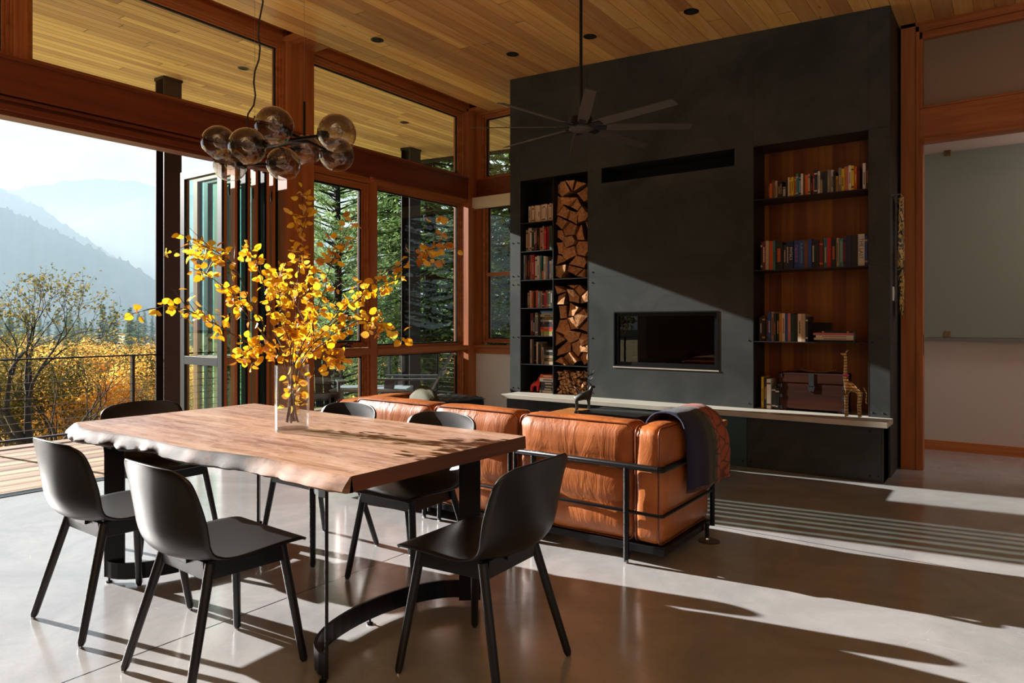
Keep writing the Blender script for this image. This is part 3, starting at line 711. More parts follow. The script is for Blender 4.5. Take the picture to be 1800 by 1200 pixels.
MB().box(-4.04, -3.87, YS, YS + .8, .062, .098).build('base_rail', M_blackmetal, sf_, bevel=.003)
fd = MB().lathe([(0, .0), (.062, .0), (.064, .003), (.058, .005), (.0, .005)], 32, (-1.43, 3.905, 0)).build('floor_disc', M_brass, None, smooth=False)
tag(fd, 'round brass disc on the floor under the sofa foot beneath the striped throw', 'floor cap')
# throw
m, nt, out = mat('striped_wool'); M_throw = m; v = nt.coord(); x, y, z = nt.sep(v)
st = nt.math('DIVIDE', nt.math('SUBTRACT', y, 0.), .49)
cc = nt.ramp(st, [(0, lin((22, 26, 52))), (.24, lin((30, 30, 40))), (.34, lin((58, 56, 36))), (.52, lin((84, 80, 46))), (.60, lin((168, 76, 30))), (1, lin((178, 84, 34)))], 'CONSTANT')
band = nt.math('LESS_THAN', z, -.245)
c2 = nt.ramp(st, [(0, lin((70, 40, 34))), (.2, lin((104, 62, 50))), (.36, lin((96, 84, 44))), (.54, lin((160, 74, 24))), (.72, lin((205, 96, 30)))], 'CONSTANT')
cc = nt.mix(band, cc, c2)
mo = nt.add('ShaderNodeTexVoronoi', {'Vector': nt.comb(0., nt.math('MULTIPLY', y, 14.), nt.math('MULTIPLY', z, 14.)), 'Scale': 1.}, feature='DISTANCE_TO_EDGE', distance='MANHATTAN' if False else 'EUCLIDEAN').outputs[0]
mm = nt.math('MULTIPLY', nt.math('LESS_THAN', mo, .07), nt.math('GREATER_THAN', st, .5))
cc = nt.mix(nt.math('MULTIPLY', mm, .7), cc, C4(lin((40, 26, 24))))
wn_ = nt.noise(v, 240, 2)
cc = nt.mix(nt.math('MULTIPLY', wn_, .12), cc, C4(lin((120, 120, 150))))
principled(nt, out, base=cc, rough=.92, spec=.2, sheen=.1, normal=nt.bump(wn_, .6, .004))
NU, NV = 26, 34; mb = MB()
path = [(-.215, .50), (-.202, .60), (-.185, .69), (-.135, .742), (-.07, .756), (-.01, .748), (.036, .71), (.055, .64), (.058, .56), (.060, .50), (.058, .44), (.056, .38), (.058, .335)]
for i in range(NU + 1):
    u = i / NU
    for j in range(NV + 1):
        a, b = lerp_list(path, j / NV)
        k = j / NV; flare = .012 * math.sin(u * 22) * max(0, k - .45)
        mb.v.append((a + flare + .02 * k * math.sin(u * 5) + .075 * u * max(0, min(1, (k - .4) / .25)), u * (.45 + .05 * k) + .012 * math.sin(k * 9) - .02 * k, b - .60 + (.012 * u if k > .55 else 0) * (k - .55) / .45 + .003 * noise.noise((u * 8, k * 8, 0))))
for i in range(NU):
    for j in range(NV):
        a = i * (NV + 1) + j; mb.f.append((a, a + 1, a + NV + 2, a + NV + 1)); mb.mi.append(0)
th = mb.build('throw_blanket', M_throw, None, smooth=True, solid=.012); th.location = (-1.475, 3.56, .615)
tag(th, 'navy, olive and orange patterned wool throw draped over the sofa arm', 'blanket')
# pillow on the return
M_vel = plain('olive_velvet', lin((66, 62, 32)), .8, bump=.2, bscale=40, vary=.3)
pl = cushion('pillow', -.22, .22, -.06, .06, -.2, .2, None, 'y', .05, .05, m=M_vel, seed=77, pipe=False, wr=.012)
pl.location = (-3.70, 3.88, .585); pl.scale = (.85,) * 3; pl.rotation_euler = (R(-38), R(16), R(-30))
tag(pl, 'olive green velvet pillow propped in the far corner of the leather sofa', 'pillow')
# tufted ottoman
M_blk_l = plain('black_leather', lin((26, 34, 36)), .32, spec=.6, bump=.05)
ot = empty('tufted_ottoman', (-5.02, 5.55, 0), R(-8), 'black button-tufted leather ottoman by the big corner window', 'ottoman')
NXo, NYo = 28, 44; mb = MB()
for i in range(NXo + 1):
    for j in range(NYo + 1):
        x = -.26 + .52 * i / NXo; y = -.48 + .96 * j / NYo
        tx = math.cos((x + .26) / .52 * 4 * 2 * math.pi / 1.0 + math.pi); ty = math.cos((y + .48) / .96 * 6 * 2 * math.pi + math.pi)
        dd = max(0, (-tx * .5 + .5)) * max(0, (-ty * .5 + .5))
        e = min(1, min(x + .26, .26 - x) / .04) ** .5 * min(1, min(y + .48, .48 - y) / .04) ** .5
        mb.v.append((x, y, .42 + .035 * e - .030 * (1 - dd) ** 2 * e * .0 - .028 * ((1 + tx) / 2 * (1 + ty) / 2) ** 2 * e))
for i in range(NXo):
    for j in range(NYo):
        a = i * (NYo + 1) + j; mb.f.append((a, a + NYo + 1, a + NYo + 2, a + 1)); mb.mi.append(0)
mb.build('tufted_top', M_blk_l, ot, smooth=True)
MB().box(-.255, .255, -.475, .475, .27, .425).build('body', M_blk_l, ot, bevel=.03)
for sx in (-1, 1):
    for sy in (-1, 1): MB().tube([(sx * .21, sy * .43, .28), (sx * .22, sy * .44, 0)], [.02, .014], 10).build('leg', M_blackmetal, ot)

# ------------------------------------------------------------------ coffee table and what stands on it
M_cof = wood('coffee_table_slab', lin((140, 84, 38)), lin((186, 122, 62)), lin((208, 148, 84)), 'X', 0, .35)
ct = empty('coffee_table', (-2.72, 5.38, 0), 0, 'low live-edge slab coffee table between the sofa and the fireplace', 'coffee table')
mb = MB(); poly = []
for k in range(24): x = -.72 + 1.5 * k / 23; poly.append((x, -.36 + .02 * math.sin(x * 6) + .015 * noise.noise((x * 6, 1, 0))))
for k in range(24): x = .78 - 1.5 * k / 23; poly.append((x, .36 + .03 * math.sin(x * 4) + .015 * noise.noise((x * 6, 7, 0))))
mb.prism(poly, .40, .45, 'z'); mb.build('tabletop', M_cof, ct, bevel=.006)
for sx in (-.5, .55):
    MB().box(sx - .03, sx + .03, -.25, .25, 0, .012).build('foot_bar', M_blackmetal, ct)
    for sy in (-.22, .22): MB().box(sx - .02, sx + .02, sy - .02, sy + .02, .012, .40).build('leg', M_blackmetal, ct)
bk = empty('coffee_table_book', (-2.70, 5.26, .4515), R(-7), 'large black boxed art book lying on the coffee table', 'book')
MB().box(-.29, .29, -.19, .19, 0, .006).build('cover', M_black, bk); MB().box(-.29, .29, -.19, .19, .052, .058).build('cover', plain('glossy_dark_print', lin((52, 52, 50)), .25, vary=.6, bscale=20), bk)
MB().box(-.282, .282, -.185, .185, .006, .052).build('page_block', M_black, bk); MB().box(-.292, -.284, -.19, .19, 0, .058).build('spine', plain('pale_spine', lin((190, 184, 172)), .5), bk)
bk2 = empty('art_book', (-2.28, 5.22, .4515), R(5), 'thin black book at the end of the coffee table nearest the throw', 'book')
MB().box(-.11, .11, -.15, .15, 0, .018).build('page_block', M_white, bk2); mb = MB(); mb.box(-.113, .113, -.153, .153, .018, .022); mb.box(-.113, -.11, -.153, .153, -.001, .018); mb.build('cover', M_black, bk2)
# carved stag
def skin(name, chains, m, parent=None, n=10, sub=0):
    mb = MB()
    for pts, rs in chains: mb.tube(pts, rs, n)
    return mb.build(name, m, parent, smooth=True, sharp=60)
def metaball_body(name, chains, m, parent, sub=1, scale=1.):
    """one continuous skinned body; chains = list of (parent index or None, (x,y,z), radius)"""
    me = bpy.data.meshes.new(name); vs = [Vector(c[1]) * scale for c in chains]; es = [(c[0], i) for i, c in enumerate(chains) if c[0] is not None]
    me.from_pydata(vs, es, []); o = bpy.data.objects.new(name, me); COL.objects.link(o)
    sk = o.modifiers.new('skin', 'SKIN'); sk.use_smooth_shade = True
    for i, c in enumerate(chains):
        me.skin_vertices[0].data[i].radius = (c[2] * scale, c[2] * scale); me.skin_vertices[0].data[i].use_root = (i == 0)
    ss = o.modifiers.new('sub', 'SUBSURF'); ss.levels = sub; ss.render_levels = sub
    me.materials.append(m); o.parent = parent; return o
st_ = empty('stag_figurine', (-3.11, 5.36, .4515), R(20), 'black carved stag figurine with branching antlers on the coffee table', 'figurine')
MB().box(-.062, .062, -.035, .035, 0, .022).build('plinth', M_black, st_, bevel=.004)
ch = [(None, (-.045, 0, .135), .032), (0, (0, 0, .138), .033), (1, (.045, 0, .145), .031), (2, (.062, 0, .180), .018), (3, (.070, 0, .212), .013), (4, (.098, 0, .208), .009),
      (0, (-.05, -.018, .10), .012), (6, (-.046, -.02, .06), .007), (7, (-.05, -.02, .024), .007), (0, (-.05, .018, .10), .012), (9, (-.042, .02, .06), .007), (10, (-.046, .02, .024), .007),
      (2, (.046, -.018, .10), .010), (12, (.048, -.018, .06), .007), (13, (.046, -.018, .024), .007), (2, (.046, .018, .10), .010), (15, (.05, .018, .06), .007), (16, (.05, .018, .024), .007), (0, (-.068, 0, .13), .006)]
st_.scale = (1.15,) * 3
metaball_body('stag_body', ch, M_black, st_, 2)
an = MB()
for sg in (-1, 1):
    base = Vector((.066, sg * .006, .22)); main = [base, base + Vector((-.02, sg * .02, .035)), base + Vector((-.012, sg * .045, .075)), base + Vector((.012, sg * .055, .115))]
    an.tube(main, [.0045, .004, .003, .0015], 6)
    for k, d in ((1, (.03, .0, .02)), (1, (-.045, sg * .01, .03)), (2, (-.035, sg * .012, .04)), (2, (.035, sg * .01, .02))):
        an.tube([main[k], main[k] + Vector(d) * .6, main[k] + Vector(d) + Vector((0, 0, .012))], [.003, .0025, .001], 5)
for sg in (-1, 1):
    an.tube([(-.02, sg * .01, .155), (-.06, sg * .03, .20), (-.10, sg * .035, .235)], [.003, .004, .001], 5)
an.build('antlers', M_black, st_)

# ------------------------------------------------------------------ folding door stack
def Zm(y0, y1): return y0, y1
DZ0, DZ1 = .02, 2.735; XO = -6.655; XI = -5.93
st = empty('folding_door', label='folded stack of glazed wood and black clad door panels at the open wall', cat='folding door')
PY = [3.665, 3.80, 3.91, 4.02, 4.115, 4.215]
for i, y1 in enumerate(PY):
    p = empty('door_panel'); p.parent = st
    y0 = y1 - .055; ym = y1 - .030; sw = .075
    flip = i % 2 == 1
    for (a, b, mm_, nm) in ((y0, ym, M_alum if i == 0 else (M_trimZ if flip else M_blackmetal), 'outer_frame'), (ym, y1, M_blackmetal if flip else M_trimZ, 'inner_frame')):
        mb = MB(); mb.box(XO, XO + sw, a, b, DZ0, DZ1); mb.box(XI - sw, XI, a, b, DZ0, DZ1)
        mb.box(XO + sw, XI - sw, a, b, DZ1 - sw, DZ1); mb.box(XO + sw, XI - sw, a, b, DZ0, DZ0 + .14); mb.box(XO + sw, XI - sw, a, b, .855, .935)
        mb.build(nm, mm_, p, bevel=.002)
    MB().box(XO + sw, XI - sw, ym - .004, ym + .004, .935, DZ1 - sw).build('upper_glass', M_dglass, p)
    MB().box(XO + sw, XI - sw, ym - .004, ym + .004, DZ0 + .14, .855).build('lower_glass', M_dglass, p)
    if i in (0, 2, 4):
        for zz in (.25, 1.3, 2.5): MB().tube([(XI + .006, y1 + .02, zz - .05), (XI + .006, y1 + .02, zz + .05)], .008, 8).build('hinge', M_blackmetal, p)
struct(MB().box(-6.02, -5.9, -4.2, 4.27, 0.0005, .004).build('trim_threshold', M_blackmetal))

# ------------------------------------------------------------------ pendant light
cl_ = empty('globe_chandelier', at(500, 250, 3.35), 0, 'branching black pendant light with eight smoked glass globes', 'chandelier')
base = cl_.location.copy()
GL = [(385, 251, 3.45, (-.6, -.35, -.75)), (435, 257, 3.16, (-.5, -.5, -.7)), (482, 221, 3.05, (-.45, -.5, -.72)), (592, 234, 3.05, (.35, .2, -.9)),
      (404, 290, 3.58, (-.4, .3, -.85)), (498, 288, 3.52, (.25, .1, -.95)), (538, 264, 3.85, (.1, .3, -.95)), (592, 272, 3.42, (.3, .15, -.95))]
cs = [at(px, py, d) - base for px, py, d, _ in GL]
hub = Vector((0, 0, 0))
def axis_cap_sphere(mb, c_, d, r_, open_deg, n=28, m_=16):
    Mx = frame_from(d); prof = []
    for i in range(m_ + 1):
        t = R(open_deg) + (math.pi - R(open_deg)) * i / m_; prof.append((max(.0005, r_ * math.sin(t)), r_ * math.cos(t)))
    mb.lathe(prof, n, c_, Mx)
bars = [(1, 3), (2, 7), (0, 6), (4, 5)]
sock = {}
for a, b in bars:
    pa, pb = cs[a], cs[b]; d = (pb - pa).normalized()
    MB().tube([pa + d * .07, pb - d * .07], .0075, 10).build('arm', M_blackmetal, cl_, smooth=True, sharp=50)
    sock[a] = d; sock[b] = -d
def seg_mid(a, b): return (cs[a] + cs[b]) / 2
MB().tube([seg_mid(1, 3), seg_mid(2, 7), seg_mid(0, 6), seg_mid(4, 5)], .009, 10).build('spine', M_blackmetal, cl_, smooth=True, sharp=50)
for i, c_ in enumerate(cs):
    g = empty('globe_lamp', c_); g.parent = cl_; d = Vector(GL[i][3]).normalized(); s_ = sock[i]
    if s_.dot(d) > .3: d = (d - s_ * s_.dot(d) * 1.2).normalized()
    mb = MB(); axis_cap_sphere(mb, (0, 0, 0), d, .084, 34)
    mb.build('glass_globe', M_smoke, g, smooth=True)
    ring = MB(); Mx = frame_from(d); r0 = .084 * math.sin(R(34)); z0 = .084 * math.cos(R(34))
    ring.tube([Mx @ Vector((r0 * math.cos(t), r0 * math.sin(t), z0)) for t in [2 * math.pi * k / 28 for k in range(29)]], .0014, 5, caps=False); ring.build('globe_rim', M_vglass, g, smooth=True)
    MB().tube([s_ * .088, s_ * .070, s_ * .045], [.019, .021, .016], 14).build('socket', M_black, g, smooth=True, sharp=40)
    bq = MB(); Mb = frame_from(-s_); bq.lathe([(.009, -.03), (.010, -.018), (.021, .002), (.025, .018), (.021, .034), (.010, .043), (.001, .045)], 16, s_ * .02, Mb); bq.build('bulb', M_bulb, g, smooth=True)
    fl = MB(); fl.tube([s_ * .03 + Vector((.006 * math.cos(k), .006 * math.sin(k), 0)) - s_ * (.006 * k) for k in range(7)], .0009, 5); fl.build('filament', M_brass, g)
p1 = seg_mid(1, 3) + Vector((-.16, -.12, .0)); p2 = at(535, 240, 3.4) - base; p1 = at(448, 240, 3.4) - base
zt = zc(base.x) - base.z
for p, h_ in ((p1, .10), (p2, .17)):
    MB().tube([p, p + Vector((0, 0, h_))], .006, 8).build('stem', M_blackmetal, cl_)
    MB().tube([p + Vector((0, 0, h_)), (p.x, p.y, zt)], .0009, 5).build('suspension_wire', M_cable, cl_)
    MB().tube([p, seg_mid(1, 3) + (p - seg_mid(1, 3)) * .1], .006, 8).build('arm', M_blackmetal, cl_)
cord = []
for k, (px, py) in enumerate([(462, -30), (462, 5), (456, 35), (454, 62), (457, 85), (455, 105), (448, 125), (446, 145), (449, 168), (446, 185), (436, 200), (434, 215), (440, 232)]):
    cord.append(at(px, py, 3.36) - base)
cord = [Vector((cord[0].x, cord[0].y, zt))] + cord
MB().tube(cord, .0042, 8).build('power_cord', M_black, cl_, smooth=True)
MB().lathe([(0, -.03), (.06, -.03), (.065, 0), (0, 0)], 24, (cord[0].x, cord[0].y, zt)).build('ceiling_canopy', M_black, cl_)

# ------------------------------------------------------------------ ceiling fan
FP = Vector((-2.685, 4.60, 2.755)); fn = empty('ceiling_fan', FP, 0, 'charcoal eight-blade ceiling fan on a long black downrod', 'ceiling fan')
M_blade = plain('charcoal_blade', lin((78, 70, 64)), .45, vary=.06)
MB().tube([(0, 0, .05), (0, 0, zc(FP.x) - FP.z)], .012, 12).build('downrod', M_blackmetal, fn, smooth=True, sharp=50)
MB().lathe([(0, -.03), (.07, -.03), (.075, .012), (0, .012)], 24, (0, 0, zc(FP.x) - FP.z)).build('ceiling_canopy', M_blackmetal, fn)
MB().lathe([(0, .10), (.035, .10), (.045, .085), (.085, .07), (.095, .04), (.095, -.005), (0, -.005)], 32).build('motor_housing', M_blackmetal, fn, smooth=True, sharp=40)
MB().lathe([(0, -.030), (.075, -.028), (.092, -.018), (.092, -.005), (0, -.005)], 32).build('hub_plate', M_blade, fn, smooth=True, sharp=40)
for k in range(8):
    a = math.atan2(-.86, .507) + R(4) + k * R(45); Mx = rotz(a); tilt = Matrix.Rotation(R(-15), 3, 'X')
    mb = MB(); sec = [(.13, .036), (.28, .044), (.56, .042), (.83, .038), (.84, .032)]
    vs = []
    for (r_, hw) in sec:
        for (w_, zz) in ((-hw, -.003), (hw, -.003), (hw, .003), (-hw, .003)): vs.append(Mx @ (Vector((r_, 0, 0)) + tilt @ Vector((0, w_, zz))))
    fs = [(0, 1, 2, 3), (19, 18, 17, 16)]
    for i in range(4):
        for q in range(4): fs.append((i * 4 + q, i * 4 + (q + 1) % 4, i * 4 + 4 + (q + 1) % 4, i * 4 + 4 + q))
    bl = mb.add(vs, fs).build('blade', M_blade, fn)
    ir = MB(); ir.obox(Mx @ Vector((.135, 0, -.006)), (.12, .05, .006), Mx @ tilt); ir.build('blade_iron', M_blackmetal, bl)

# ------------------------------------------------------------------ recessed downlights
def downlight(x, y, i, lb, out_=False):
    z_ = zc(x); e = empty('recessed_downlight', (x, y, z_), 0, lb, 'downlight', 'recessed ceiling downlights')
    e.rotation_euler = (0, math.atan(.047), 0)
    mb = MB(); mb.lathe([(.045, .0), (.062, .0), (.064, -.004), (.050, -.006), (.044, .0), (.040, -.001)], 28); mb.build('trim_ring', M_blackmetal, e, smooth=True, sharp=40)
    MB().lathe([(0, -.0008), (.044, -.0008)], 24).build('lens', M_void, e)
DL = [((663, 70), 'round black downlight in the wood ceiling nearest the pendant light'), ((901, 95), 'round black downlight in the wood ceiling near the fireplace edge, left of the fan rod'),
      ((1037, 64), 'round black downlight in the wood ceiling right beside the fan rod'), ((1215, 20), 'round black downlight in the wood ceiling above the right part of the fireplace'),
      ((428, 120), 'round black downlight in the outdoor soffit seen through the high window beside the pendant cord'), ((711, 215), 'round black downlight in the outdoor soffit in front of the far steel post')]
for i, ((px, py), lb) in enumerate(DL):
    d0 = at(px, py, 1) - Vector((0, 0, 1.26)); t = (3.80 - 1.26) / (d0.z + .047 * d0.x); downlight(d0.x * t, d0.y * t, i, lb)

# ------------------------------------------------------------------ vase with aspen branches
VP = Vector((-2.822, 2.085, .7412))
vs_ = empty('glass_vase', VP, 0, 'clear cylindrical glass vase half full of water on the dining table', 'vase')
mb = MB(); mb.lathe([(0, .0), (.079, .0), (.081, .004), (.081, .313), (.0795, .315), (.078, .313), (.078, .012), (0, .012)], 40); mb.build('vase_wall', M_vglass, vs_, smooth=True, sharp=40)
mb = MB(); mb.lathe([(0, .013), (.0765, .013), (.0765, .125), (0, .125)], 32); mb.build('water', M_water, vs_, smooth=True, sharp=40)
m, nt, out = mat('aspen_leaf'); M_leaf = m
ri = nt.add('ShaderNodeNewGeometry').outputs['Random Per Island']
lc = nt.ramp(ri, [(0, lin((206, 136, 18))), (.25, lin((240, 180, 30))), (.6, lin((252, 208, 44))), (.85, lin((250, 220, 84))), (1, lin((190, 110, 30)))])
df = nt.add('ShaderNodeBsdfDiffuse', {0: lc}); tl = nt.add('ShaderNodeBsdfTranslucent', {0: lc}); gl = nt.add('ShaderNodeBsdfGlossy', {0: (1, 1, 1, 1), 'Roughness': .35})
a_ = nt.add('ShaderNodeMixShader', {0: .55, 1: df, 2: tl}); b_ = nt.add('ShaderNodeMixShader', {0: .06, 1: a_, 2: gl}); nt.l.new(b_.outputs[0], out.inputs[0])
M_twig = plain('twig_bark', lin((84, 58, 46)), .6)
rnd = random.Random(11)
def leaf(mb, p, d, up_, L, W):
    """rounded leaf with a short stalk, slightly folded"""
    d = d.normalized(); s_ = d.cross(up_); s_ = s_.normalized() if s_.length > 1e-4 else d.orthogonal().normalized(); n_ = s_.cross(d)
    b0 = p + d * (L * .35); o = [(0, 0), (.12, .34), (.35, .5), (.62, .46), (.86, .24), (1, 0), (.86, -.24), (.62, -.46), (.35, -.5), (.12, -.34)]
    vs = [b0 + d * (a * L) + s_ * (b * W) + n_ * (-.16 * L * (a - .3) ** 2 * 2 + .10 * W * abs(b) * 2) for a, b in o]
    c_ = b0 + d * (.5 * L) - n_ * .002; k = len(vs)
    mb.add(vs + [c_], [(i, (i + 1) % k, k) for i in range(k)])
def branch(pts, nleaf, label, spread=.07, start=.25, twigs=6, size=1., seed=0):
    rr = random.Random(seed); root = empty('leaf_branch', VP, 0, label, 'branch', 'cut aspen branches in the vase')
    P = [Vector(p) - VP for p in pts]
    PP = [Vector(lerp_list([tuple(q) for q in P], k / 24)) for k in range(25)]
    PP = [q + Vector((rr.uniform(-1, 1), rr.uniform(-1, 1), rr.uniform(-1, 1))) * .004 for q in PP]
    stm = MB(); stm.tube(PP, [.0042 * (1 - .75 * k / 24) for k in range(25)], 6); lv = MB()
    lines = [(PP, start)]
    for t in range(twigs):
        k = int(24 * (start + (1 - start) * rr.random() * .92)); b = PP[k]; dr = (PP[min(k + 1, 24)] - PP[max(k - 1, 0)]).normalized()
        dv = (dr * .6 + Vector((rr.uniform(-1, 1), rr.uniform(-1, 1), rr.uniform(-.5, 1))) * .8).normalized(); L = rr.uniform(.05, .15) * (1.2 if spread > .06 else .8)
        tw = [b, b + dv * L * .5 + Vector((0, 0, rr.uniform(-.01, .01))), b + dv * L + Vector((0, 0, rr.uniform(-.02, .02)))]
        stm.tube(tw, [.0018, .0014, .0008], 5); lines.append((tw, .15))
    for q in range(nleaf):
        ln, s0 = lines[0] if rr.random() < .35 else lines[rr.randrange(len(lines))]
        t = s0 + (1 - s0) * rr.random() ** .8; f = t * (len(ln) - 1); i = min(int(f), len(ln) - 2); b = ln[i].lerp(ln[i + 1], f - i)
        dv = Vector((rr.uniform(-1, 1), rr.uniform(-1, 1), rr.uniform(-.9, .6)))
        L = rr.uniform(.026, .044) * size; e = b + dv.normalized() * rr.uniform(.008, .018)
        stm.tube([b, e], [.0007, .0006], 4, caps=False)
        leaf(lv, b + (e - b) * .6, dv, Vector((rr.uniform(-1, 1), rr.uniform(-1, 1), rr.uniform(-1, 1))), L, L * rr.uniform(.72, .95))
    stm.build('stem', M_twig, root); lv.build('leaves', M_leaf, root, smooth=True, recalc=False)
    return root
def B(d0, *pp):
    """points of a branch: vase foot, mouth, then pixel/distance triples"""
    return pp
BR = [
 ([(516, 742, 3.42), (500, 655, 3.40), (470, 585, 3.33), (438, 525, 3.25), (412, 470, 3.2), (375, 440, 3.15), (330, 432, 3.12), (287, 452, 3.1)], 20, 'yellow-leaved branch arching farthest up and to the open doors', .08, .45, 9),
 ([(522, 745, 3.40), (498, 655, 3.38), (450, 612, 3.3), (395, 578, 3.2), (345, 552, 3.1), (290, 538, 3.05), (232, 552, 3.0)], 28, 'yellow-leaved branch reaching lowest and farthest towards the mountains', .08, .35, 10),
 ([(500, 740, 3.42), (512, 650, 3.42), (520, 560, 3.45), (524, 480, 3.48), (530, 410, 3.5), (532, 345, 3.52)], 62, 'tallest leafy branch rising straight up in front of the wood post', .07, .3, 12),
 ([(508, 744, 3.44), (500, 650, 3.42), (482, 580, 3.5), (470, 520, 3.6), (452, 470, 3.7), (440, 430, 3.75)], 36, 'short leafy branch upright between the door stack and the tall branch', .06, .35, 8),
 ([(520, 742, 3.46), (520, 650, 3.44), (550, 570, 3.4), (572, 500, 3.35), (596, 430, 3.3), (625, 375, 3.28)], 40, 'thin branch slanting up across the casement window with few leaves', .07, .35, 9),
 ([(515, 744, 3.4), (528, 650, 3.4), (580, 575, 3.35), (645, 510, 3.28), (690, 468, 3.2), (750, 440, 3.15), (806, 436, 3.1)], 40, 'long branch reaching farthest towards the bookcase with orange leaves', .08, .35, 9),
 ([(510, 742, 3.38), (530, 655, 3.36), (575, 600, 3.3), (625, 565, 3.22), (665, 570, 3.18), (708, 592, 3.15)], 52, 'low leafy branch drooping over the far side of the table towards the corner', .07, .3, 10),
 ([(505, 740, 3.48), (525, 652, 3.5), (565, 585, 3.6), (610, 535, 3.68), (650, 510, 3.75), (690, 500, 3.8)], 52, 'leafy branch in the middle right of the bunch above the drooping one', .07, .3, 10),
 ([(524, 742, 3.36), (505, 655, 3.34), (475, 618, 3.25), (445, 610, 3.18), (424, 632, 3.12)], 44, 'short branch bending low over the near rim of the vase', .06, .3, 8),
 ([(500, 745, 3.4), (528, 655, 3.42), (560, 622, 3.4), (585, 625, 3.38), (592, 655, 3.36)], 34, 'shortest branch hanging beside the vase on the window side', .05, .3, 7),
 ([(512, 745, 3.35), (512, 650, 3.32), (505, 585, 3.25), (492, 530, 3.18), (486, 480, 3.15)], 70, 'dense leafy branch at the centre front of the bunch', .07, .06, 12),
 ([(515, 742, 3.5), (518, 650, 3.52), (535, 590, 3.6), (545, 530, 3.65), (556, 480, 3.7)], 70, 'dense leafy branch at the centre back of the bunch', .07, .08, 12),
 ([(506, 744, 3.45), (508, 652, 3.42), (462, 588, 3.42), (425, 540, 3.4), (400, 510, 3.38), (352, 470, 3.35), (330, 420, 3.3)], 52, 'pale catkin-tipped branch left of centre with washed-out leaves', .07, .3, 10)]
for i, (pp, nl, lb, sp, stt, tw) in enumerate(BR):
    pts = [at(*p) for p in pp]
    # keep the stem inside the glass
    q = pts[0]; hd = Vector((q.x - VP.x, q.y - VP.y)); 
    if hd.length > .055: hd = hd.normalized() * .055
    a0 = Vector((VP.x + hd.x, VP.y + hd.y, .775)); q = pts[1]; hd = Vector((q.x - VP.x, q.y - VP.y)); hd = hd.normalized() * min(hd.length, .06)
    a1 = Vector((VP.x + hd.x, VP.y + hd.y, 1.055))
    branch([a0, a1] + pts[2:], int(nl * 1.9), lb, sp, stt, tw, 1.0, 100 + i)
# ------------------------------------------------------------------ books
BC = {'cream': (222, 196, 168), 'white': (226, 218, 208), 'red': (186, 26, 34), 'dark red': (104, 24, 26), 'black': (22, 20, 22), 'charcoal': (48, 46, 48), 'yellow': (226, 190, 30),
      'mustard': (196, 142, 36), 'orange': (216, 96, 34), 'teal': (62, 128, 134), 'blue': (38, 70, 140), 'navy': (24, 34, 66), 'green': (44, 84, 50), 'dark green': (26, 50, 38), 'pale blue': (150, 178, 204),
      'grey': (130, 124, 120), 'brown': (110, 66, 38), 'pink': (196, 110, 116), 'beige': (188, 160, 128), 'lime': (176, 196, 90), 'sky blue': (70, 140, 190), 'tan': (168, 116, 74), 'olive': (92, 92, 44)}
BM = {k: plain('book_cloth_' + k.replace(' ', '_'), lin(c), .5, vary=.06) for k, c in BC.items()}
M_page = plain('page_edges', lin((214, 200, 178)), .85, vary=.1)
ORD = ['first', 'second', 'third', 'fourth', 'fifth', 'sixth', 'seventh', 'eighth', 'ninth', 'tenth', 'eleventh', 'twelfth', 'thirteenth', 'fourteenth', 'fifteenth', 'sixteenth', 'seventeenth',
       'eighteenth', 'nineteenth', 'twentieth', 'twenty-first', 'twenty-second', 'twenty-third', 'twenty-fourth', 'twenty-fifth', 'twenty-sixth', 'twenty-seventh', 'twenty-eighth', 'twenty-ninth',
       'thirtieth', 'thirty-first', 'thirty-second', 'thirty-third', 'thirty-fourth', 'thirty-fifth', 'thirty-sixth', 'thirty-seventh', 'thirty-eighth']
rb_ = random.Random(5)
